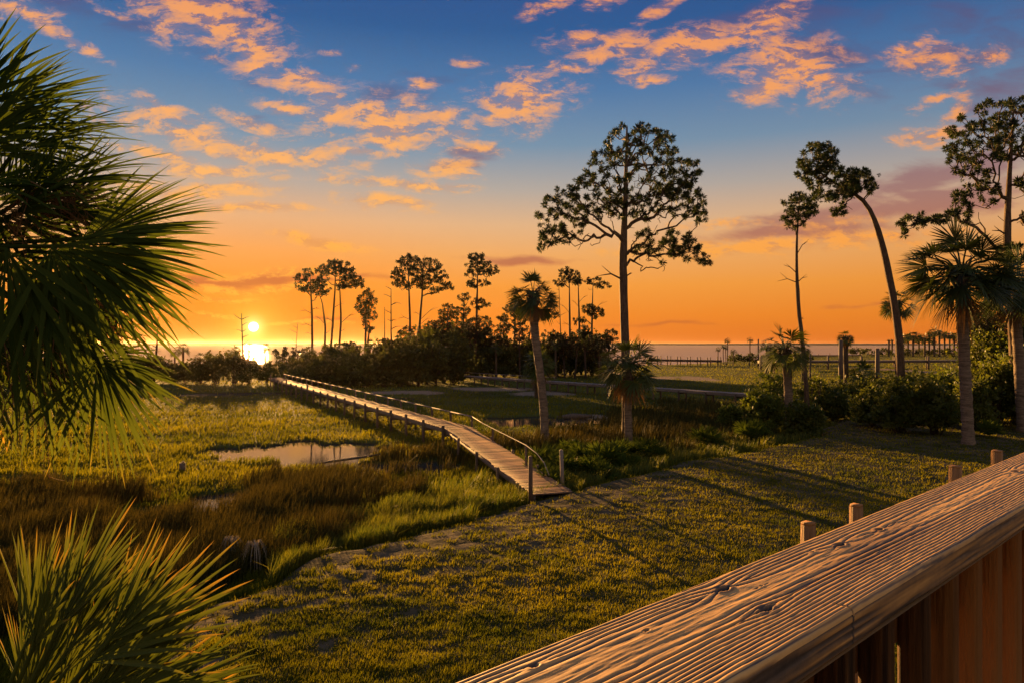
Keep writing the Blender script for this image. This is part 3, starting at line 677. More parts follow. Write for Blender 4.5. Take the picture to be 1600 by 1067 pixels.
# ------------------------------------------------------------------ trees
def unit(v): v = np.asarray(v, float); return v / (np.linalg.norm(v, axis=-1, keepdims=True) + 1e-9)
def puffs(b, cen, rad, n, w=.16, q=None, up=.0, flat=1.0):
    """balls of needles or leaves: thin triangles that radiate from each centre"""
    q = q or rng; cen = np.asarray(cen, float); N_ = len(cen); rad = np.broadcast_to(rad, (N_,))
    d = q.normal(size=(N_, n, 3)); d[..., 2] += up; d = unit(d); d[..., 2] *= flat
    r = rad[:, None] * q.uniform(.65, 1.12, (N_, n))
    s = q.normal(size=(N_, n, 3)); s = unit(np.cross(d, s)) * (rad[:, None, None] * w * .5)
    base = cen[:, None] + d * (r * .12)[..., None]; tip = cen[:, None] + d * r[..., None]; mid = cen[:, None] + d * (r * .6)[..., None]
    V = np.stack([base, mid + s, tip, mid - s], 2).reshape(-1, 3)
    ti = np.clip(q.random((N_, 1)) * .8 + q.random((N_, n)) * .35, 0, 1)
    b.add(V, np.arange(N_ * n * 4).reshape(-1, 4), att=np.repeat(ti.ravel(), 4))
def in_poly(px, py, poly):
    inside = False; n = len(poly); j = n - 1
    for i in range(n):
        xi, yi = poly[i]; xj, yj = poly[j]
        if (yi > py) != (yj > py) and px < (xj - xi) * (py - yi) / (yj - yi) + xi: inside = not inside
        j = i
    return inside
def grow(trunk, tw, pts, bf=.45, drop=.6, rise=.6):
    """joins the crown's points to the trunk as one branching tree (greedy, short total paths)"""
    nodes = [np.array(p) for p in trunk]; par = list(range(-1, len(trunk) - 1)); path = [0.0]
    for i in range(1, len(trunk)): path.append(path[-1] + np.linalg.norm(nodes[i] - nodes[i - 1]) * .35)
    P = np.array(pts); n = len(P); best = np.full(n, 1e9); bi = np.zeros(n, int)
    def upd(k):
        d = np.linalg.norm(P - nodes[k], axis=1); low = nodes[k][2] - P[:, 2] + rise * np.linalg.norm((P - nodes[k])[:, :2], axis=1)
        c = d + bf * (path[k] + d) + drop * np.maximum(low, 0) + (.0 if k >= len(trunk) else .25 * d)
        m = c < best; best[m] = c[m]; bi[m] = k
    for k in range(tw, len(trunk)): upd(k)
    left = np.ones(n, bool); idx = np.full(n, -1)
    for _ in range(n):
        k = int(np.argmin(np.where(left, best, 1e9))); left[k] = False
        nodes.append(P[k]); par.append(int(bi[k])); path.append(path[bi[k]] + np.linalg.norm(P[k] - nodes[bi[k]]))
        idx[k] = len(nodes) - 1; b0 = best[k]; best[k] = 1e9
        bestl = best.copy(); upd(len(nodes) - 1); best[~left] = 1e9
    return np.array(nodes), par, idx
def limbs(b, nodes, par, nt, rtip, rmax, q, k=5, wig=.12, expo=.42):
    """tapered tubes for every branch"""
    n = len(nodes); cnt = np.zeros(n); ch = [[] for _ in range(n)]
    for i in range(n - 1, -1, -1):
        if i >= nt: cnt[i] += 1
        if par[i] >= 0: cnt[par[i]] += cnt[i]; ch[par[i]].append(i)
    rr = np.minimum(rtip * np.maximum(cnt, 1) ** expo, rmax)
    done = set()
    for i in range(n):
        if i < nt: starts = [c for c in ch[i] if c >= nt]
        else: starts = sorted(ch[i], key=lambda c: -cnt[c])[1:]
        for c in starts:
            chain = [i, c]; cur = c
            while ch[cur]:
                cur = max(ch[cur], key=lambda e: cnt[e]); chain.append(cur)
            P = nodes[chain]; r = rr[chain]; r[0] = min(r[1] * 1.15, rmax)
            Q = [P[0]]; RR = [r[0]]
            for a in range(len(P) - 1):
                d = P[a + 1] - P[a]; L = np.linalg.norm(d)
                Q.append(P[a] + d * .5 + q.normal(size=3) * L * wig + np.array((0, 0, -.06 * L))); RR.append((r[a] + r[a + 1]) / 2)
                Q.append(P[a + 1]); RR.append(r[a + 1])
            b.tube(Q, RR, k, cap=False)
def smooth_line(P, n):
    P = np.asarray(P, float); t = np.concatenate([[0], np.cumsum(np.linalg.norm(np.diff(P, axis=0), axis=1))]); t /= t[-1]
    s = np.linspace(0, 1, n); lin = np.stack([np.interp(s, t, P[:, i]) for i in range(3)], -1)
    for _ in range(max(1, n // 10)): lin[1:-1] = (lin[:-2] + 2 * lin[1:-1] + lin[2:]) / 4
    return lin
def pine(label, Y, tpx, lobes, npuff, pr, tr, seed, needles=40, near=False, group=None, snags=(), first=.35, bf=.45, deep=.55, carriers=.35, wn=.16, cat='pine tree', name='pine_tree', leafkey=None, drop=.6, rtip=None):
    """tpx: trunk in photo pixels from base to top at distance Y; lobes: crown outline polygons in pixels"""
    q = np.random.default_rng(seed)
    T = np.array([pd(x, y, Y) for x, y in tpx]); T[0, 2] = gz(T[0, 0], T[0, 1]) - .1
    T[:, 1] += np.interp(np.linspace(0, 1, len(T)), [0, .5, 1], [0, .01 * Y * q.normal() * .6, .01 * Y * q.normal()])
    nT = 26; tr_line = smooth_line(T, nT)
    root = empty(name, (T[0, 0], T[0, 1], T[0, 2] + .1), label, cat, group)
    pts = []; carr = []; area = 0
    for poly in lobes:
        xs = [p[0] for p in poly]; ys = [p[1] for p in poly]; area += (max(xs) - min(xs)) * (max(ys) - min(ys))
    for poly in lobes:
        xs = [p[0] for p in poly]; ys = [p[1] for p in poly]; cx = (max(xs) + min(xs)) / 2; hw = (max(xs) - min(xs)) / 2
        a = (max(xs) - min(xs)) * (max(ys) - min(ys)); want = max(3, int(npuff * a / area)); got = 0; tries = 0
        mind = pr * 1.25; loc = []
        while got < want and tries < want * 60:
            tries += 1; x = q.uniform(min(xs), max(xs)); y = q.uniform(min(ys), max(ys))
            if not in_poly(x, y, poly): continue
            e = math.sqrt(max(0, 1 - min(1, abs(x - cx) / hw) ** 2)); dy = q.uniform(-1, 1) * hw * e * deep / F * Y
            p = pd(x, y, Y); p = p + np.array((p[0] / Y * dy, dy, (p[2] - CZ) / Y * dy))
            if loc and np.min(np.linalg.norm(np.array(loc) - p, axis=1)) < mind * (.98 ** (tries / want)): continue
            loc.append(p); got += 1
        pts += loc
    pts = np.array(pts); nc = int(len(pts) * carriers)
    if nc:
        top = tr_line[-1]; a = pts[q.integers(0, len(pts), nc)]; k = np.clip((a[:, 2] - 1.5 * q.random(nc) - T[0, 2]) / (T[-1, 2] - T[0, 2]) * nT, nT * first, nT - 1).astype(int)
        carr = a * .5 + tr_line[k] * .5 + q.normal(size=(nc, 3)) * pr * .5
        allp = np.vstack([pts, carr])
    else: allp = pts
    nodes, par, idx = grow(tr_line, int(nT * first), allp, bf, drop)
    rt = np.interp(np.linspace(0, 1, nT), [0, .06, .6, 1], [tr * 1.25, tr, tr * .78, tr * .18])
    b = MB(); b.tube(tr_line, rt, 10 if near else 6, rough=.10 if near else .04, seed=seed)
    limbs(b, nodes, par, nT, rtip or pr * .055, tr * .55, q, 6 if near else 4)
    for (f, sd_, L, upz) in snags:                       # dead stubs on the trunk: (height fraction, side, length, rise)
        p = tr_line[int(f * (nT - 1))]; e = p + np.array((sd_ * L, q.normal() * L * .4, upz * L)); m = (p + e) / 2 + np.array((0, 0, .15 * L))
        r_ = tr * .22; b.tube([p, m, e], [r_, r_ * .75, r_ * .25], 5)
        e2 = m + np.array((sd_ * L * .35, 0, .3 * L)); b.tube([m, e2], [r_ * .5, r_ * .15], 4)
    b.build('trunk', M['bark'] if near else M['farbark'], root, smooth=True)
    b = MB(); rad = pr * q.uniform(.75, 1.25, len(pts)); puffs(b, pts, rad, needles, wn, q, up=.25)
    if near:
        ex = pts[q.integers(0, len(pts), int(len(pts) * .3))] + q.normal(size=(int(len(pts) * .3), 3)) * pr * .6
        puffs(b, ex, pr * .6, needles // 2, wn, q, up=.25)
    b.build('crown', M[leafkey or ('pine' if near else 'farpine')], root)
    return root
def snag(label, Y, tpx, tr, seed, nb=5, group=None, L=1.2):
    q = np.random.default_rng(seed); T = np.array([pd(x, y, Y) for x, y in tpx]); T[0, 2] = gz(T[0, 0], T[0, 1]) - .1
    line = smooth_line(T, 12); b = MB(); b.tube(line, np.linspace(tr, tr * .3, 12), 6, rough=.08, seed=seed)
    for i in range(nb):
        p = line[int(12 * (.55 + .42 * i / nb))]; s = -1 if q.random() < .5 else 1; l = L * q.uniform(.4, 1.1)
        m = p + np.array((s * l * .5, q.normal() * l * .3, l * .25)); e = p + np.array((s * l, q.normal() * l * .4, l * q.uniform(.1, .8)))
        b.tube([p, m, e], [tr * .35, tr * .25, tr * .08], 4)
    tag(b.build('dead_tree', M['snag'] if tr > .2 else M['farbark'], smooth=True), label, 'dead tree', group)

# --- the large pine in the middle
pine('tallest pine in the middle with broad domed crown behind a fan palm', 38.6, [(980, 690), (978, 600), (976, 520), (973, 430), (972, 400), (974, 350), (975, 300), (976, 205)],
     [[(912, 262), (935, 232), (958, 200), (985, 193), (1030, 198), (1052, 215), (1060, 245), (1092, 250), (1094, 275), (1080, 300), (1012, 318), (960, 320), (900, 318), (892, 296)],
      [(842, 322), (868, 296), (900, 290), (925, 330), (905, 372), (870, 385), (842, 392), (838, 360)],
      [(1020, 300), (1092, 262), (1096, 300), (1108, 330), (1104, 350), (1070, 345), (1030, 332)],
      [(985, 372), (1010, 358), (1025, 372), (1015, 396), (990, 402)],
      [(1030, 368), (1050, 360), (1075, 362), (1095, 372), (1098, 392), (1114, 405), (1112, 420), (1080, 408), (1050, 402), (1044, 418), (1018, 408)],
      [(925, 320), (1000, 315), (1030, 330), (1020, 345), (960, 342), (925, 340)]],
     430, .27, .27, 101, needles=80, near=True, snags=((.55, -1, 1.5, .1), (.52, 1, .5, .8)), first=.53, deep=.75, wn=.16, carriers=.7)
# --- leaning pine, thin bare pine and the pine at the right edge
pine('leaning pine whose crown bends far over to the left', 46.0, [(1412, 625), (1405, 520), (1395, 450), (1378, 370), (1362, 318), (1345, 300), (1315, 285), (1285, 260)],
     [[(1256, 240), (1268, 222), (1290, 220), (1308, 236), (1306, 256), (1285, 262), (1262, 282), (1242, 276), (1246, 256)],
      [(1262, 270), (1300, 258), (1330, 258), (1345, 275), (1340, 302), (1300, 320), (1270, 312), (1255, 300)],
      [(1325, 270), (1350, 262), (1372, 282), (1370, 300), (1352, 304), (1335, 298)], [(1298, 325), (1320, 318), (1326, 330), (1312, 342), (1300, 340)]],
     170, .31, .28, 102, needles=80, near=True, snags=(), first=.62, wn=.17, deep=.9)
pine('thin mostly bare pine with a small tuft crown left of the leaning pine', 44.0, [(1264, 625), (1258, 560), (1250, 480), (1246, 420), (1243, 370), (1244, 312)],
     [[(1222, 318), (1240, 302), (1262, 306), (1278, 322), (1280, 336), (1262, 340), (1250, 358), (1232, 362), (1220, 342)]],
     62, .27, .15, 103, needles=70, near=True, snags=((.66, -1, 1.35, .05), (.66, 1, .8, .5), (.70, -1, .8, .7), (.78, 1, 1.3, .8), (.5, 1, .3, .2)), first=.8, wn=.17, deep=.9)
pine('big pine rising at the right edge behind the fan palms', 43.0, [(1592, 600), (1584, 520), (1578, 430), (1576, 380), (1578, 330), (1582, 260), (1588, 170)],
     [[(1476, 205), (1500, 180), (1530, 165), (1545, 158), (1600, 152), (1680, 170), (1700, 230), (1640, 262), (1600, 240), (1560, 252), (1520, 262), (1482, 264), (1476, 235)],
      [(1490, 255), (1520, 256), (1520, 275), (1492, 278)], [(1520, 262), (1552, 268), (1550, 290), (1524, 290)],
      [(1490, 300), (1530, 284), (1565, 290), (1560, 318), (1520, 324), (1488, 320)],
      [(1402, 345), (1430, 334), (1460, 338), (1492, 330), (1500, 345), (1460, 352), (1420, 358), (1410, 372)],
      [(1490, 318), (1520, 316), (1520, 350), (1495, 348)], [(1590, 330), (1640, 320), (1660, 350), (1610, 360)], [(1588, 280), (1640, 285), (1630, 305), (1592, 300)],
      [(1548, 395), (1575, 380), (1640, 395), (1640, 420), (1560, 415)]],
     360, .31, .29, 104, needles=76, near=True, snags=((.55, -1, 1.6, .15), (.6, -1, 1.0, .3)), first=.5, wn=.17, deep=.85)
pine('bushy young pine between the large fan palm and the right edge pine', 50.0, [(1532, 640), (1530, 560), (1530, 490)],
     [[(1502, 490), (1520, 478), (1560, 480), (1572, 500), (1568, 540), (1545, 560), (1510, 556), (1500, 530)], [(1500, 555), (1570, 555), (1575, 600), (1500, 600)]],
     170, .42, .16, 105, needles=44, near=True, first=.2)
pine('dark pine bough mass at the far right edge over the hedge', 47.0, [(1618, 640), (1614, 560), (1612, 500)],
     [[(1580, 508), (1600, 490), (1650, 500), (1650, 580), (1590, 600), (1578, 560)]], 130, .45, .16, 106, needles=44, near=True, first=.2)

# --- silhouettes beyond the marsh
def blobp(cx, cy, rx, ry, k=10):
    rx *= 1.12; ry *= 1.12
    return [(cx + rx * math.cos(a) * (1 + .12 * math.sin(3 * a + cx)), cy + ry * math.sin(a)) for a in np.linspace(0, 2 * math.pi, k, endpoint=False)]
FP = [('leftmost far pine with flat-topped crown beside the forked pines', 118, [(488, 590), (487, 500), (486, 425)], [blobp(484, 438, 22, 17), blobp(500, 455, 12, 8), blobp(472, 452, 6, 4)], 46, ((.62, -1, 2.4, .2), (.5, -1, 2, .1), (.4, -1, 1.2, .2), (.66, 1, 1.2, .1))),
      ('tallest far pine of the left cluster with wide round crown', 120, [(514, 595), (518, 500), (522, 450), (526, 412)], [blobp(522, 418, 16, 10), blobp(505, 428, 10, 12), blobp(545, 428, 12, 10), blobp(535, 422, 16, 12)], 60, ((.6, 1, 2, .4), (.5, -1, 1.5, .3))),
      ('far pine with drooping right boughs in the left cluster', 122, [(527, 595), (530, 500), (532, 432)], [blobp(548, 440, 18, 9), blobp(562, 447, 8, 6), blobp(534, 448, 10, 5)], 34, ((.55, 1, 3, .6), (.45, 1, 1, .2))),
      ('thin far pine leaning left inside the left cluster', 121, [(506, 598), (509, 510), (504, 470), (497, 455)], [blobp(508, 452, 9, 6), blobp(498, 444, 8, 7)], 14, ((.5, 1, 1.8, .8), (.6, -1, 1.8, .8))),
      ('short far pine with two-tier crown right of the left cluster', 115, [(569, 595), (570, 520), (572, 455)], [blobp(572, 470, 15, 11), blobp(576, 490, 14, 10), blobp(562, 485, 9, 5), blobp(575, 458, 8, 5)], 50, ()),
      ('slim far pine with small side tufts right of the sunlit gap', 117, [(575, 600), (575, 540), (574, 500)], [blobp(578, 515, 7, 4), blobp(572, 505, 5, 4)], 10, ()),
      ('left stem of the far twin pines with dense crown', 112, [(639, 598), (640, 500), (637, 400)], [blobp(638, 410, 16, 11), blobp(622, 430, 9, 10), blobp(650, 428, 10, 10), blobp(632, 445, 16, 6)], 66, ((.42, -1, 1.6, -.1), (.5, -1, 2, .1))),
      ('right stem of the far twin pines with spreading crown', 113, [(652, 598), (655, 510), (660, 460), (664, 405)], [blobp(668, 415, 18, 10), blobp(685, 430, 14, 11), blobp(662, 440, 12, 12), blobp(695, 448, 14, 5), blobp(680, 455, 9, 4)], 76, ((.5, 1, 3, .8), (.45, 1, 2.2, .5), (.55, -1, 1.2, .4))),
      ('low dark far pine right of the twin pines', 112, [(698, 600), (700, 540), (701, 480)], [blobp(702, 488, 14, 12), blobp(690, 505, 11, 8), blobp(703, 515, 14, 10), blobp(688, 525, 11, 10)], 60, ()),
      ('small pointed far pine left of the tall layered pine', 116, [(722, 600), (723, 530), (726, 462)], [blobp(726, 465, 9, 6), blobp(722, 485, 13, 8), blobp(726, 507, 14, 10), blobp(722, 525, 16, 8)], 56, ()),
      ('tall far pine with layered tufts above the thicket', 110, [(743, 600), (745, 500), (747, 400)], [blobp(746, 403, 13, 7), blobp(750, 418, 22, 8), blobp(735, 428, 8, 4), blobp(768, 425, 10, 5), blobp(748, 443, 20, 5), blobp(750, 475, 13, 7), blobp(752, 500, 14, 5), blobp(745, 520, 20, 8), blobp(765, 512, 8, 4)], 100, ()),
      ('dark bushy far pine left of the slim fan palm', 118, [(803, 600), (804, 530), (804, 475)], [blobp(803, 484, 14, 8), blobp(800, 500, 22, 9), blobp(815, 492, 10, 7), blobp(790, 512, 9, 4)], 54, ((.3, 1, 2, 1.5),)),
      ('far pine with small flat crown right of the slim fan palm', 122, [(891, 600), (890, 510), (888, 425)], [blobp(888, 428, 15, 8), blobp(876, 440, 13, 6), blobp(898, 437, 9, 6)], 34, ((.6, -1, 2, .8), (.5, -1, 1.4, .2))),
      ('thin far pine with bare drooping side twigs', 124, [(908, 600), (905, 500), (902, 430)], [blobp(903, 440, 6, 5)], 6, ((.75, 1, 1.6, .8), (.7, -1, 1.4, .8), (.5, 1, 1.2, .2), (.3, 1, 1.2, .1))),
      ('far pine with split umbrella crown nearest the great pine', 120, [(925, 600), (926, 510), (927, 440)], [blobp(928, 440, 12, 6), blobp(943, 446, 12, 4), blobp(920, 484, 13, 7), blobp(932, 490, 10, 8), blobp(905, 502, 10, 6)], 50, ((.7, 1, 2.6, .7), (.62, 1, 2.2, .5))),
      ('low bushy far pine at the right end of the thicket', 115, [(938, 600), (938, 560), (937, 525)], [blobp(936, 532, 14, 8), blobp(925, 545, 14, 9), blobp(945, 548, 8, 8)], 50, ()),
      ('bushy far pine filling the gap left of the twin pines', 110, [(606, 600), (606, 560), (606, 535)], [blobp(604, 540, 13, 9), blobp(618, 548, 12, 8)], 40, ()),
      ('low round far pine between the layered pine and the bushy one', 112, [(775, 600), (776, 560), (776, 530)], [blobp(776, 534, 14, 8), blobp(764, 545, 14, 9)], 44, ()),
      ('bushy far pine low behind the left pine cluster', 112, [(550, 600), (550, 570), (549, 540)], [blobp(549, 545, 14, 9), blobp(538, 555, 12, 8)], 40, ()),
      ('low bushy far pine just right of the slim fan palm', 114, [(868, 600), (868, 560), (867, 525)], [blobp(868, 532, 12, 8), blobp(880, 540, 12, 9)], 40, ()),
      ('low bushy far pine between the twin pines and the low dark one', 110, [(676, 600), (676, 560), (675, 520)], [blobp(672, 520, 10, 9), blobp(668, 538, 16, 10)], 44, ()),
      ('far pine bough tufts crossing behind the slim fan palm trunk', 119, [(824, 600), (826, 530), (832, 500)], [blobp(850, 496, 8, 4), blobp(866, 494, 8, 4), blobp(836, 500, 6, 4)], 16, ((.6, 1, 1, .5),))]
for i, (lab, Y, tp, lob, n, sn) in enumerate(FP):
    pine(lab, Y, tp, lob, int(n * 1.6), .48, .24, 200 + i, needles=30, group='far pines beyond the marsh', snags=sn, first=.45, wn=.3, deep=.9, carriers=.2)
q_ = np.random.default_rng(91)
for i, x in enumerate([444, 466, 497, 590, 632, 655, 682, 712, 734, 762, 786, 812, 856, 882, 898, 915, 948]):
    top = (540 if x < 610 else 494 if 675 < x < 830 else 508) + 16 * q_.random(); w = 11 + 6 * q_.random(); lean = q_.normal() * 3
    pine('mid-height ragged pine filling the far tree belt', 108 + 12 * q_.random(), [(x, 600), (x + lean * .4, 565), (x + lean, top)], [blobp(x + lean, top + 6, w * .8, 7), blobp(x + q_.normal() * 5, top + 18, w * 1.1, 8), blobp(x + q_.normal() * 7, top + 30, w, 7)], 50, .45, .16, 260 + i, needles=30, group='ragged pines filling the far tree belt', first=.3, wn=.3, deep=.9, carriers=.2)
for i, (lab, Y, tp, r, nb, L) in enumerate([('tall bare snag left of the sun', 105, [(380, 600), (379, 540), (377, 490)], .17, 7, 1.3), ('dark bare snag seen through the left palm fronds', 98, [(240, 592), (245, 540), (247, 495)], .2, 5, 1.4),
          ('thin leaning snag in the thicket before the left pine cluster', 118, [(459, 590), (462, 550), (465, 505)], .12, 4, 1.4), ('straight dead trunk between the short pine and the twin pines', 116, [(601, 595), (601, 530), (601, 480)], .15, 1, .5),
          ('bare branched dead pine left of the twin pines', 116, [(614, 600), (611, 520), (611, 452)], .2, 9, 1.8), ('forked pale dead trunk in front of the thicket', 95, [(659, 590), (660, 565), (656, 550)], .15, 3, 1.3),
          ('bare dead trunk just right of the slim fan palm', 121, [(878, 595), (876, 520), (873, 440)], .14, 5, 1.2), ('leaning crossed dead trunk behind the slim fan palm', 119, [(815, 595), (822, 550), (830, 505)], .14, 2, 1),
          ('second dead trunk leaning behind the slim fan palm', 119.5, [(823, 595), (827, 550), (834, 500)], .11, 2, 1), ('short pale dead stem before the thicket, left of the forked one', 95, [(645, 592), (643, 570), (641, 552)], .13, 1, .6),
          ('slanting dead trunk in the brush left of the sun', 97, [(335, 590), (345, 575), (356, 560)], .12, 1, .6)]):
    snag(lab, Y, tp, r, 300 + i, nb, None, L)

# ------------------------------------------------------------------ fan palms
def fan(b, hub, axis, up, Rr, n=26, T=4, spread=2.3, droop=.35, width=1.0, q=None, fold=.25, vee=False, tint=.5, tipfrac=.0, split=.42):
    """one palmate blade: n pleated leaflets spreading from the hub"""
    q = q or rng; axis = unit(axis); sidev = unit(np.cross(axis, up)); up = unit(np.cross(sidev, axis))
    a = np.linspace(-spread, spread, n) + q.normal(size=n) * .6 * spread / n; da = 2 * spread / n
    L = Rr * (.62 + .38 * np.cos(a * .62)) * q.uniform(.86, 1.08, n)
    D = np.cos(a)[:, None] * axis + np.sin(a)[:, None] * sidev + (fold * np.abs(np.sin(a)) + q.normal(size=n) * .05)[:, None] * up; D = unit(D)
    t = np.linspace(0, 1, T + 1)[None, :, None]
    dr = droop * q.uniform(.5, 1.5, n)
    back = -.10 * Rr * (np.abs(a) / spread) ** 2
    P = hub + D[:, None] * L[:, None, None] * t + np.array((0, 0, -1.0)) * (dr * L)[:, None, None] * t ** 2.6 + axis * back[:, None, None] * t
    tt = np.linspace(0, 1, T + 1)[None]
    wb = 2 * L[:, None] * split * math.tan(min(da, .5) / 2) * width
    wd = np.where(tt < split, wb * tt / split, wb * np.clip((1 - tt) / (1 - split), 0, 1) ** .75) * .5
    S = unit(np.cross(D, up + 1e-3))[:, None] * np.ones((1, T + 1, 1)); U = unit(np.cross(S, D[:, None]))
    att = np.clip(tint + .35 * (q.random(n) - .5), 0, 1)[:, None] + tipfrac * sstep(.45, 1.0, tt) * q.uniform(.3, 1, n)[:, None]
    if vee:
        V = np.stack([P - S * wd[..., None], P - U * wd[..., None] * .45, P + S * wd[..., None]], 2); c = 3
    else:
        V = np.stack([P - S * wd[..., None], P + S * wd[..., None]], 2); c = 2
    base = (np.arange(n)[:, None, None] * (T + 1) + np.arange(T)[None, :, None]) * c + np.arange(c - 1)[None, None]
    Q = np.stack([base, base + 1, base + c + 1, base + c], -1).reshape(-1, 4)
    b.add(V.reshape(-1, 3), Q, att=np.repeat(att.reshape(-1), c))
def palm(label, Y, tpx, cr, tr, seed, nf=30, nl=22, dead=0, group=None, near=False, T=4, low=-.75, mat='palm', boots=True, width=1.5, wide=1.0):
    q = np.random.default_rng(seed); P = np.array([pd(x, y, Y) for x, y in tpx]); P[0, 2] = gz(P[0, 0], P[0, 1]) - .1
    line = smooth_line(P, 14); root = empty('palm_tree', (P[0, 0], P[0, 1], P[0, 2] + .1), label, 'palm tree', group)
    b = MB(); kk = 40 if near else 14; line = smooth_line(P, kk)
    rr = tr * np.interp(np.linspace(0, 1, kk), [0, .05, .5, .9, 1], [1.25, 1.0, .92, 1.0, .8]) * (1 + (.05 * np.sin(np.arange(kk) * 2.4) if near else 0))
    b.tube(line, rr, 12 if near else 7, rough=.07 if near else .05, seed=seed)
    top = line[-1]
    if boots:
        for i in range(26 if near else 10):
            a = q.uniform(0, 2 * math.pi); h = q.uniform(0, .8) * cr * .6; d = np.array((math.cos(a), math.sin(a), 0))
            p = top - np.array((0, 0, h)) + d * tr * .7; b.tube([p, p + d * tr * .9 + np.array((0, 0, tr * 1.5))], [tr * .28, tr * .12], 4)
    b.build('trunk', M['palmbark'] if near else M['farpalmbark'], root, smooth=True)
    b = MB(); bp = MB()
    for i in range(nf):
        el = math.asin(np.clip(low + (1 - low) * (i + .5) / nf, -.98, .98)) + q.normal() * .08; az = i * 2.39996 + q.normal() * .2
        d = np.array((math.cos(az) * math.cos(el) * wide, math.sin(az) * math.cos(el) * wide, math.sin(el))); d = unit(d)
        Lp = cr * q.uniform(.46, .62); mid = top + d * Lp * .5 + np.array((0, 0, .04 * cr)); hub = top + d * Lp - np.array((0, 0, .10 * cr * math.cos(el)))
        ax = unit(hub - mid + np.array((0, 0, -.15 * Lp)))
        bp.tube([top, mid, hub], [cr * .022, cr * .014, cr * .010], 4, cap=False, att=.4)
        upv = np.array((0, 0, 1.0)) + q.normal(size=3) * .25
        if abs(ax[2]) > .9: upv = np.array((math.cos(az + 1), math.sin(az + 1), .2))
        fan(b, hub, ax, upv, cr * q.uniform(.44, .56), nl, T, 1.75, .06 + .25 * max(0, -d[2]) + .10 * q.random(), width, q, .3, False, .25 + .5 * q.random(), .35)
    b.build('crown', M[mat], root); bp.build('leaf_stalk', M[mat], root)
    if dead:
        b = MB()
        for i in range(dead):
            az = q.uniform(0, 6.28); d = unit(np.array((math.cos(az), math.sin(az), -1.3 - q.random()))); hub = top + d * cr * .45
            fan(b, hub, d + np.array((0, 0, -.6)), (math.cos(az), math.sin(az), .3), cr * .55, nl - 4, T, 1.0, .3, width, q, .1, False, .4)
        b.build('dead_fronds', M['deadpalm'], root)
    return root
palm('tall slim fan palm right of the boardwalk ramp with curved trunk', 38.0, [(852, 688), (850, 640), (845, 590), (838, 540), (834, 500), (833, 462)], 1.62, .24, 401, 30, 24, 3, near=True, low=-.62)
palm('small yellow-green fan palm standing behind the tall slim one', 70.0, [(838, 612), (838, 590), (842, 572)], 2.2, .2, 402, 30, 20, 4, low=-.6, mat='palmlow')
palm('fan palm with dead brown skirt in front of the great pine', 36.4, [(983, 694), (981, 640), (982, 600), (982, 572)], 1.95, .22, 403, 30, 26, 6, near=True, low=-.6, mat='palmmid')
palm('shaggy fan palm with drooping fronds left of the thin bare pine', 41.0, [(1236, 668), (1232, 620), (1230, 575), (1226, 545)], 1.75, .26, 404, 28, 26, 3, near=True, low=-.75, mat='palmmid')
palm('largest fan palm on the lawn with pale ringed trunk', 34.4, [(1514, 692), (1511, 640), (1507, 560), (1504, 500), (1503, 430)], 3.0, .28, 405, 44, 36, 2, near=True, low=-.6, wide=1.1)
palm('big fan palm crown cut by the right edge behind the large one', 39.5, [(1598, 640), (1592, 560), (1588, 500), (1590, 448)], 2.8, .28, 406, 38, 32, 1, near=True, low=-.6)
palm('slim small-headed palm between the two tall pilings', 79, [(1323, 612), (1322, 570), (1321, 528)], 1.15, .30, 407, 24, 16, 2)
palm('fan palm half hidden behind the leaning pine trunk', 76, [(1402, 615), (1403, 540), (1404, 475)], 2.1, .25, 408, 28, 18, 3)
palm('low stocky palm with hanging fronds between the pilings', 77, [(1351, 612), (1350, 600), (1350, 590)], 2.3, .3, 409, 26, 16, 10, low=-.2)
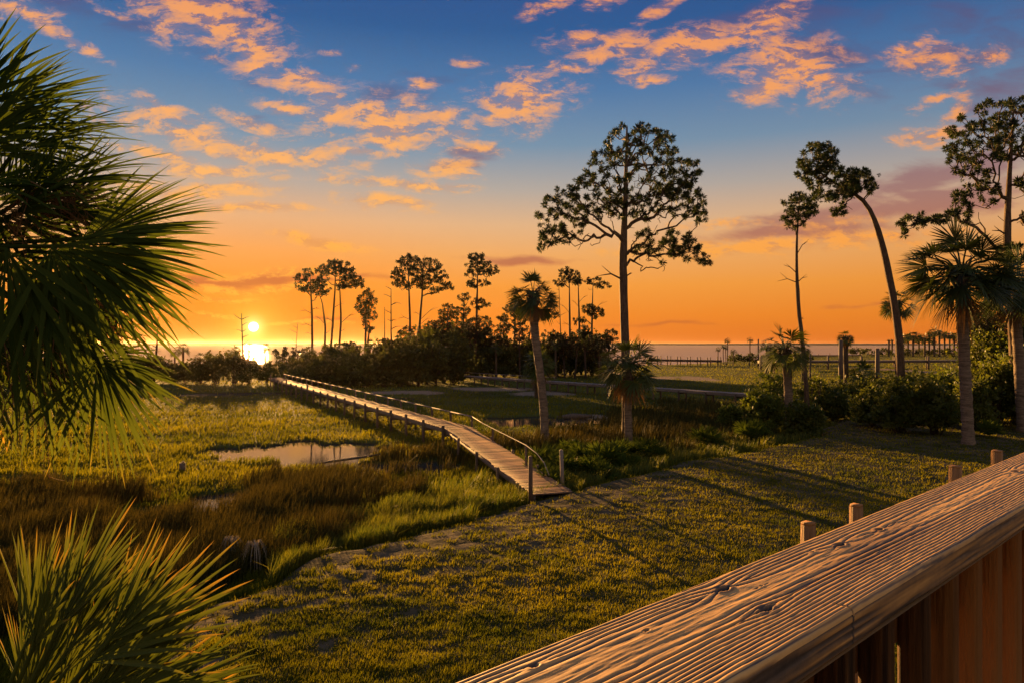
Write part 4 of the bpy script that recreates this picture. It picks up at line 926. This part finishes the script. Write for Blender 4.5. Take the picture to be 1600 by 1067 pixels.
SP = [(1172, 572, 531, 6, 175, 'lone small far palm left of the thin pole'), (1122, 566, 546, 5, 184, 'tiny leftmost palm of the shoreline cluster'), (1130, 566, 541, 5, 184, 'second tiny palm from the left in the shoreline cluster'), (1137, 567, 532, 6, 183, 'tallest tiny palm of the shoreline cluster'),
      (1134, 566, 543, 5, 182, 'tiny palm at the middle of the shoreline cluster'), (1146, 566, 549, 6, 183, 'tiny low right palm of the shoreline cluster'),
      (1198, 590, 541, 13, 90, 'shaggy palm behind the drooping fan palm, left one'), (1210, 590, 546, 12, 88, 'shaggy palm touching the drooping fan palm from the left'), (1254, 600, 545, 15, 80, 'palm tuft behind the thin bare pine trunk'),
      (286, 590, 545, 13, 112, 'clear-stemmed palm leftmost in the brush below the left fronds'), (273, 588, 551, 9, 110, 'low round palm touching the leftmost brush palm'), (312, 595, 560, 12, 100, 'broad low palm in the brush between the leftmost palm and the slanting trunk'), (325, 596, 555, 9, 104, 'rounded palm behind the slanting dead trunk'), (339, 590, 556, 6, 108, 'tiny slender palm left of the snag'),
      (356, 590, 552, 8, 105, 'small palm left of the tall bare snag'), (368, 592, 549, 11, 108, 'bushy palm just left of the tall bare snag'), (389, 590, 546, 12, 106, 'palm silhouetted on the glitter of the sun'), (414, 588, 545, 11, 110, 'clear-stemmed palm right of the sun glitter'),
      (444, 590, 549, 5, 128, 'tiny far palm on the shore right of the sun'), (480, 598, 552, 15, 104, 'round-headed palm at the foot of the left pine cluster'), (515, 600, 553, 13, 103, 'dark palm at the foot of the tallest left pine'), (533, 600, 545, 12, 104, 'palm tuft at the right foot of the left cluster'),
      (578, 600, 540, 13, 103, 'palm under the short two-tier pine'), (626, 600, 546, 12, 104, 'palm tuft left of the twin pine stems'), (640, 600, 528, 12, 108, 'dark palm head between the twin pine stems'), (557, 600, 551, 5, 118, 'tiny palm top poking over the thicket'),
      (662, 600, 532, 12, 106, 'palm head rising from the thicket right of the twin pines'), (610, 600, 556, 10, 102, 'small palm head left of the pale dead trunks'), (775, 595, 545, 12, 108, 'palm head in the thicket right of the layered pine'), (868, 590, 540, 11, 110, 'palm head in the thicket right of the slim fan palm'), (936, 590, 544, 11, 112, 'palm head at the right end of the thicket'), (459, 600, 566, 9, 104, 'low palm head near the boardwalk end')]
for i, (x, yb, yc, r, Y, lab) in enumerate(SP):
    Rw = r / F * Y * 1.05; palm(lab, Y, [(x + (i % 3 - 1), yb), (x, (yb + yc) / 2), (x, yc)], Rw, max(.12, min(.22, Rw * .13)), 430 + i, 20, 12, 0, group='small palms beyond the marsh', T=3, low=-.6, boots=False, width=1.2)
# grove on the far right point
q_ = np.random.default_rng(77)
for i, x in enumerate([1410, 1419, 1427, 1436, 1445, 1452, 1460, 1468, 1476, 1484, 1491, 1497, 1389, 1394]):
    r = (9 + 4 * q_.random()) if x > 1400 else 3; yc = (526 + 8 * q_.random() - (6 if 1455 < x < 1480 else 0)) if x > 1400 else 532
    lab = 'palm in the distant grove on the point behind the leaning pine' if x > 1400 else 'pair of tiny palms left of the distant grove'
    palm(lab, 330 + 12 * q_.normal(), [(x, 549), (x, 540), (x, yc)], r / F * 330, .45, 480 + i, 24, 10, 0, group='palms in the distant grove' if x > 1400 else 'tiny palms left of the grove', T=2, low=-.3, boots=False, width=1.7)

# ------------------------------------------------------------------ shrubs
def shrub(label, cx, y_base, y_top, hw, Y, seed, mat='farshrub', n=None, leaf=.2, group=None, name='shrub', lobes=14, stems=5, zb=None, stalk='farbark'):
    """a bush centred on pixel column cx, as tall as y_top, hw pixels to each side"""
    q = np.random.default_rng(seed); c = pd(cx, y_base, Y); z0 = gz(c[0], c[1]); zt = pd(cx, y_top, Y)[2]; H = max(.5, zt - z0); W_ = hw / F * Y
    root = empty(name, (c[0], c[1], z0), label, 'shrub', group)
    a = q.uniform(0, 2 * math.pi, lobes); rr = np.sqrt(q.random(lobes)) * .8; hz = q.uniform(.15, .92, lobes); sq = np.sqrt(1 - (hz * .9) ** 2 * .7)
    L = np.stack([c[0] + np.cos(a) * rr * W_ * sq, c[1] + np.sin(a) * rr * W_ * sq * .9, z0 + hz * H], -1)
    lr = q.uniform(.22, .42, lobes) * (14 / lobes) ** .38 * min(W_, H * 1.1) * 1.05
    n = n or 1500; k = q.integers(0, lobes, n); d = unit(q.normal(size=(n, 3))); d[:, 2] = np.abs(d[:, 2]) * .9 - .25 + .3 * q.random(n) - .15
    p = L[k] + d * (lr[k] * (1 - .55 * q.random(n) ** 2.2 + .5 * q.random(n) ** 7))[:, None]
    ns = n // 60 if n > 2000 else n // 120; m_ = min(n, ns * 22)          # leafy shoots that break the outline
    if ns:
        ks = q.integers(0, lobes, ns); ds = unit(q.normal(size=(ns, 3)) + np.array((0, 0, 1.1))); s0 = L[ks] + ds * lr[ks][:, None] * .7; sl = q.uniform(.12, .34, ns) * H
        w_ = np.repeat(np.arange(ns), 22)[:m_]; p[:m_] = s0[w_] + (ds[w_] + np.array((0, 0, .3))) * (sl[w_] * q.random(m_))[:, None] + q.normal(size=(m_, 3)) * leaf * .35
    p[:, 2] = np.maximum(p[:, 2], z0 + .03)
    b = MB(); ls = leaf * q.uniform(.6, 1.4, n); ax = unit(q.normal(size=(n, 3)) + d * 1.2 + np.array((0, 0, .7))); s = unit(np.cross(ax, q.normal(size=(n, 3))))
    V = np.stack([p, p + ax * (ls * .5)[:, None] + s * (ls * .28)[:, None], p + ax * ls[:, None], p + ax * (ls * .5)[:, None] - s * (ls * .28)[:, None]], 1)
    ti = np.clip(.15 + .7 * q.random(lobes)[k] * .7 + .4 * q.random(n), 0, 1); b.add(V.reshape(-1, 3), np.arange(n * 4).reshape(-1, 4), att=np.repeat(ti, 4))
    b.build('foliage', M[mat], root)
    b = MB()
    for i in range(stems):
        t = L[i % lobes]; m = (c * .5 + t * .5) + q.normal(size=3) * .1; g = np.array((c[0] + q.normal() * W_ * .1, c[1], z0 - .05)); r_ = .02 + .012 * H
        b.tube([g, m, t, t + unit(t - m) * lr[i % lobes] * .8], [r_, r_ * .8, r_ * .5, r_ * .2], 5)
    b.build('stem', M[stalk], root)
    return root
def prof(x, pts): return float(np.interp(x, [p[0] for p in pts], [p[1] for p in pts]))
TOPP = [(430, 578), (450, 568), (480, 560), (520, 550), (560, 552), (600, 545), (640, 532), (680, 526), (720, 522), (760, 532), (800, 536), (840, 540), (880, 530), (920, 528), (950, 552)]
BASEP = [(430, 600), (560, 604), (640, 604), (720, 600), (735, 592), (960, 586)]
i = 0
for row, (dY, dt) in enumerate([(0, 26), (5, 13), (11, 2)]):
    x = 438 + row * 11
    while x < 955 - row * 5:
        yb = prof(x, BASEP); Y = (CZ + .47) * F / (yb - HY) + dY; Y = min(Y, 125 + dY)
        top = prof(x, TOPP) + dt * (.75 if row < 2 else 1) + 5 * math.sin(x * .31 + row); x_ = x
        lab = ['low front bush of the dark thicket between the boardwalk end and the great pine', 'mid-height bush in the dark thicket beyond the marsh', 'tall rear bush in the dark thicket under the far pines'][row]
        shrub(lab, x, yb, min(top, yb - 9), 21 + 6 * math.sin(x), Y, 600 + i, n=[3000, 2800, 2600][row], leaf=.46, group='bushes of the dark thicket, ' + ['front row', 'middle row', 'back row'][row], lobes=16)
        x += 27; i += 1
x = -60
while x < 432:
    shrub('low bush of the brush strip by the water left of the boardwalk end', x, 602, prof(x, [(-60, 560), (200, 566), (260, 570), (320, 564), (400, 564), (432, 574)]) + 5 * math.sin(x * .2), 24, 92 + 6 * math.sin(x), 700 + i, n=2200, leaf=.4, group='bushes left of the boardwalk end', lobes=14)
    x += 25; i += 1
x = 1145
while x < 1260:
    shrub('low dark scrub on the shore behind the drooping fan palm', x, 566, 556, 13, 185 + x % 7, 760 + i, n=500, leaf=.5, group='low shore scrub', lobes=8, stems=2); x += 16; i += 1
for x in range(1335, 1530, 22):
    shrub('low scrub under the distant grove on the point', x, 552, 547, 16, 320 + x % 9, 790 + i, n=400, leaf=.8, group='scrub under the distant grove', lobes=8, stems=2); i += 1
# the hedge right of centre, near the lawn
HS = [('hedge bush with lit leaves at the left end of the right hedge', 1362, 665, 618, 34, 41.5, 'shrub'), ('rounded hedge bush, second from the left, by the lawn', 1408, 676, 606, 42, 39.0, 'shrub'), ('tall hedge bush just left of the large fan palm', 1462, 680, 604, 44, 38.0, 'shrub'),
      ('hedge bush right behind the large fan palm trunk', 1520, 676, 602, 40, 40.0, 'shrub'), ('dense tall bush right of the large fan palm trunk', 1562, 668, 570, 42, 42.0, 'shrub'), ('dark bush at the right edge of the lawn', 1612, 664, 575, 40, 41.0, 'shrub'),
      ('mass of leafy bush behind the right hedge', 1548, 640, 525, 46, 47.5, 'shrub'), ('tall bush behind the hedge near the right edge', 1606, 640, 510, 50, 47.0, 'shrub'), ('tall leafy bush showing between the large palm trunk and the edge pine', 1530, 640, 500, 30, 52.0, 'shrub'), ('bush mass under the cut palm at the right edge', 1590, 650, 560, 46, 43.5, 'brightshrub'), ('bush behind the hedge at the leaning pine foot', 1425, 640, 592, 40, 46.0, 'brightshrub'),
      ('low bush filling behind the left hedge end', 1375, 636, 598, 36, 48.0, 'shrub'), ('low bush behind the path gap', 1325, 640, 606, 32, 50.0, 'shrub'), ('bush in the hedge behind the pilings', 1480, 640, 585, 30, 47.0, 'brightshrub'),
      ('leafy bush around the thin bare pine foot', 1272, 668, 592, 36, 47, 'shrub'), ('thin open bush left of the drooping fan palm trunk', 1205, 668, 580, 36, 45.0, 'brightshrub'), ('low yellow-green bush at the marsh edge right of the great pine', 1190, 680, 622, 32, 42.0, 'brightshrub'),
      ('dark low bush at the corner of the lawn', 1255, 683, 640, 34, 39.5, 'shrub'), ('small round bush alone in the brown rushes', 1142, 672, 640, 16, 44.0, 'brightshrub'), ('low dark bush between the hedge and the corner', 1305, 652, 615, 28, 46.0, 'shrub')]
for j, (lab, cx, yb, yt, hw, Y, mt) in enumerate(HS):
    shrub(lab, cx, yb, yt, hw, Y, 820 + j, mt, n=(2600 if 'thin' in lab else 8500) if Y > 35 else 5500, leaf=.20 if Y > 35 else .12, lobes=44, stems=12, stalk='snag' if 'thin' in lab else 'farbark')
# spiky young palmettos
def palmetto(label, px, py, Y, cr, seed, nf=22, z=None, mat='palmetto', up=.2):
    q = np.random.default_rng(seed); p = pd(px, py, Y); g = gz(p[0], p[1]); root = empty('palmetto', (p[0], p[1], g), label, 'palm'); top = np.array((p[0], p[1], g + .12))
    b = MB(); bp = MB()
    for i in range(nf):
        el = math.asin(min(.97, up + (1 - up) * (i + .5) / nf)); az = i * 2.4 + q.normal() * .2; d = np.array((math.cos(az) * math.cos(el), math.sin(az) * math.cos(el), math.sin(el)))
        hub = top + d * cr * .5; bp.tube([top, hub], [cr * .02, cr * .012], 4, cap=False); fan(b, hub, d, (q.normal() * .3, q.normal() * .3, 1) if d[2] < .85 else (1, .2, .1), cr * .55, 14, 4, 1.5, .12, 1.5, q, .25, False, .4, .4)
    b.build('fronds', M[mat], root); bp.build('leaf_stalk', M[mat], root)
for j, (lab, x, y, Y, cr) in enumerate([('spiky young palmetto standing just right of the tall slim palm', 892, 690, 33, .8), ('young palmetto low beside the ramp handrail', 838, 715, 27, .75), ('young palmetto behind the leaning ramp post', 925, 715, 28, .8),
                                    ('small palmetto on the lawn right of the large fan palm', 1545, 680, 37, .75), ('young palmetto under the great pine', 968, 700, 32, .9), ('bright palmetto just behind the dark left ramp post', 862, 735, 25.5, .8), ('bright palmetto between the two leafy bushes beyond the ramp', 880, 715, 28, .95), ('low palmetto at the lawn edge below the great pine', 985, 725, 29, .7), ('palmetto in the grass right of the leaning ramp post', 935, 735, 27, .7),
      ('palmetto between the slim palm foot and the ramp handrail', 845, 700, 30, 1.0), ('wide palmetto left of the great pine foot', 948, 712, 30, 1.1), ('palmetto beside the broken rail fence', 912, 705, 31, .9), ('leafy palmetto right of the great pine foot', 1008, 706, 32, .9), ('dark palmetto at the right end of the bright grass', 1100, 690, 36, 1.0), ('palmetto at the dark corner of the lawn', 1175, 680, 38, 1.1), ('palmetto poking over the hedge beside the leaning pine', 1440, 620, 44, 1.5), ('young palmetto in the cord grass right of the great pine', 1030, 712, 31.5, .6)]):
    palmetto(lab, x, y, Y, cr * 1.25, 900 + j)

# ------------------------------------------------------------------ the near palms on the left
def hero_palm(label, base, top, tr, fr, seed, mat, extra=None, extra_fn=None):
    root = empty('palm_tree', base, label, 'palm tree'); q = np.random.default_rng(seed)
    b = MB(); line = smooth_line([base, (np.array(base) + np.array(top)) / 2 + (.1, 0, 0), top], 30)
    b.tube(line, tr * (1 + .05 * np.sin(np.arange(30) * 2.1)), 14, rough=.06, seed=seed); b.build('trunk', M['palmbark'], root, smooth=True)
    for i in range(40):
        a = i * 2.4; h = .1 + .022 * i; d = np.array((math.cos(a), math.sin(a), 0)); p = np.array(top) - (0, 0, h) + d * tr * .8
        if i % 1 == 0:
            b = MB() if i == 0 else b
            b.tube([p, p + d * tr * .5 + (0, 0, .10), p + d * tr * 1.1 + (0, 0, .28)], [.05, .04, .02], 5, att=.3)
    b.build('leaf_boots', M['palmbark'], root)
    for (hx, hy, hY, ax, upv, Rr, spread, droop, n, tint, tipf) in fr:
        hub = pd(hx, hy, hY); ax = unit(np.array(ax, float)); b = MB()
        fan(b, hub, ax, upv, Rr, int(n * .66), 9, spread, droop * 1.2, 1.35, q, .22, True, tint, tipf, .44)
        t0 = np.array(top, float); mid = (t0 + hub) / 2 + (0, 0, .10)
        b.tube([t0, mid, hub, hub + ax * Rr * .12], [.022, .016, .012, .004], 6, cap=False, att=.6)
        b.build('frond', M[mat], root)
    if extra_fn: extra_fn(root, q)
def threads(root, q):
    """fine dry fibres and an old flower stalk hanging in the crown"""
    for (x0, y0, x1, y1) in [(20, 420, 70, 700), (-30, 470, 20, 640), (60, 300, 170, 330), (40, 300, 40, 380), (100, 420, 190, 500)]:
        b = MB(); a = pd(x0, y0, 4.6); c = pd(x1, y1, 4.5)
        for k in range(9):
            e = c + q.normal(size=3) * .12; m = (a + e) / 2 + q.normal(size=3) * .06 + (0, 0, .08); b.tube([a, m, e], [.005, .004, .0015], 4, cap=False, att=.8)
            for j in range(26):
                s = a + (e - a) * q.uniform(.3, 1); w = s + q.normal(size=3) * .05; b.tube([s, (s + w) / 2 + q.normal(size=3) * .01, w], [.0018, .0014, .001], 3, cap=False, att=1.0)
        b.build('flower_stalk', M['deadpalm'], root)
TOPC = pd(-85, 430, 4.9)
LF = [  # hub x, y, distance, axis (x right, y away, z up), up, radius, half spread, droop, leaflets, tint, tip
    (120, 385, 4.3, (1, .1, -.06), (0, -.9, .6), .88, 1.15, .10, 52, .45, .5), (140, 372, 4.3, (1, .15, .34), (0, -.7, .8), .86, .8, .08, 40, .4, .4), (80, 385, 4.1, (.78, -.1, -.70), (.2, -.9, .4), 1.06, .95, .08, 50, .5, .5),
    (10, 390, 4.0, (.15, -.2, -1), (0, -1, .2), 1.15, .8, .06, 38, .35, .5), (70, 290, 4.7, (.9, .2, .22), (0, -.6, .9), .86, 1.1, .12, 48, .3, .3), (20, 240, 4.9, (.78, .1, .38), (0, -.7, .7), .95, 1.0, .14, 48, .3, .3),
    (-60, 240, 4.8, (.55, .0, .80), (.1, -1, .2), 1.05, .9, .10, 44, .4, .2), (-70, 300, 4.6, (.9, -.2, .10), (0, -.4, 1), 1.1, 1.0, .16, 44, .3, .3), (152, 560, 4.4, (.30, -.1, -1.0), (.0, -1, .1), .78, 1.0, .04, 46, .5, .8),
    (150, 560, 4.5, (.9, .0, -.22), (0, -.6, .8), .52, .8, .25, 28, .55, .8), (60, 560, 4.8, (.2, .1, -1), (0, -1, .2), .75, .8, .04, 30, .35, .9), (-60, 520, 4.6, (.35, 0, -.9), (0, -1, .3), .85, 1.0, .06, 34, .5, .9),
    (170, 400, 4.8, (.8, .4, -.5), (0, -.8, .6), .66, 1.0, .18, 38, .35, .7), (40, 330, 5.1, (.6, .6, .1), (0, -.5, 1), .95, 1.1, .16, 40, .3, .3), (-70, 170, 5.0, (.42, .2, .9), (.2, -1, 0), .95, .8, .08, 36, .4, .2),
    (-30, 210, 5.2, (.85, .3, .25), (0, -.8, .6), 1.0, .9, .16, 44, .25, .3), (0, 170, 5.4, (.7, .3, .45), (0, -.9, .4), .85, .9, .12, 42, .25, .3), (30, 330, 4.5, (.75, -.2, .55), (0, -.9, .5), .72, .9, .10, 42, .35, .3),
    (-20, 330, 4.9, (1, .1, -.15), (0, -.5, .8), 1.0, 1.0, .2, 44, .25, .4), (100, 330, 5.2, (.95, .4, .05), (0, -.7, .7), .75, 1.0, .14, 42, .3, .5), (30, 450, 5.2, (.5, .2, -.8), (0, -.9, .4), .85, 1.0, .08, 40, .3, .6),
    (70, 450, 4.9, (.35, 0, -1), (.1, -1, .3), .75, .9, .05, 36, .35, .8), (110, 440, 5.1, (.6, .2, -.8), (0, -1, .4), .72, .9, .08, 36, .35, .9),
    (-120, 330, 4.4, (-.4, -.3, .6), (0, -.6, .7), .9, 1.1, .15, 34, .4, .3), (-180, 460, 4.6, (-1, -.1, -.2), (0, -.6, .8), .9, 1.1, .15, 34, .4, .3), (-130, 560, 4.9, (-.6, .2, -.9), (0, -1, .3), .9, 1.0, .1, 30, .4, .5), (-60, 380, 5.6, (-.2, 1, .3), (0, -.4, 1), .9, 1.1, .15, 30, .4, .3)]
q_ = np.random.default_rng(66)
for k in range(12):
    hx, hy = q_.uniform(-70, 100), q_.uniform(150, 520); a_ = math.atan2(430 - hy, hx + 110) + q_.normal() * .25
    LF.append((hx, hy, q_.uniform(5.0, 5.7), (math.cos(a_), q_.normal() * .3, math.sin(a_)), (-.2, -.9, .5), q_.uniform(.7, .95), q_.uniform(.8, 1.1), .12, 44, .25, .35))
hero_palm('near cabbage palm on the left edge with big arching fan fronds', (TOPC[0] - .1, TOPC[1], -.2), TOPC, .17, LF, 501, 'palmnear', extra_fn=threads)
TOP2 = pd(-60, 1330, 4.0)
q_ = np.random.default_rng(15); LF2 = []
for k in range(48):
    a = -.15 + 1.65 * (k % 12) / 11.0; row = k // 12; hx = 30 + 180 * math.cos(a) * (1 - .15 * row) + 25 * q_.normal(); hy = 1150 - 160 * math.sin(a) + 45 * row + 15 * q_.normal()
    LF2.append((hx, hy, 3.7 + .35 * row + .1 * q_.normal(), (math.cos(a) * .95 + .12, .25 * q_.normal() + .1, math.sin(a) + .12), (-.3 * math.sin(a), -.9, .5), .62 + .16 * q_.random() + .10 * math.sin(2 * a), .40 + .14 * q_.random(), .04 + .05 * q_.random(), 24, .3 + .5 * q_.random(), .9))
hero_palm('low palm at the bottom left with upright yellow-green fronds and orange tips', (TOP2[0], TOP2[1], -.2), TOP2, .16, LF2, 502, 'palmlow')
def tufts():
    for j, (x, y, lab) in enumerate([(362, 865, 'pale dry grass tuft hanging at the rush edge, left one'), (398, 872, 'pale dry grass tuft hanging at the rush edge, right one')]):
        p = at(x, y, -.1); b = MB(); n = 40; q = np.random.default_rng(j)
        for k in range(n):
            a = q.uniform(0, 6.28); d = np.array((math.cos(a), math.sin(a), 0)); L = q.uniform(.2, .42)
            b.tube([p + (0, 0, .25), p + d * L * .4 + (0, 0, .42), p + d * L * .8 + (0, 0, .15), p + d * L + (0, 0, -.25)], [.006, .005, .004, .001], 3, cap=False, att=.9)
        tag(b.build('grass_tuft', M['dry']), lab, 'grass')
m_, N_ = mat_new('dry_grass'); finish(N_, pbsdf(N_, (.30, .24, .17), .9)); M['dry'] = m_
tufts()

# ------------------------------------------------------------------ evening haze over the marsh
def build_haze():
    b = MB(); b.box((0, 3900, 11.5), (15000, 10000, 27.0)); m, N = mat_new('haze_air'); v = N.node('ShaderNodeVolumePrincipled')
    v.inputs['Color'].default_value = (1, .86, .72, 1); v.inputs['Density'].default_value = HAZE; v.inputs['Anisotropy'].default_value = .72
    o = N.node('ShaderNodeOutputMaterial'); N.l.new(v.outputs[0], o.inputs['Volume'])
    tag(b.build('haze', m), 'thin golden evening haze over the marsh and bay', 'haze', kind='stuff')
HAZE = .000017
build_haze()
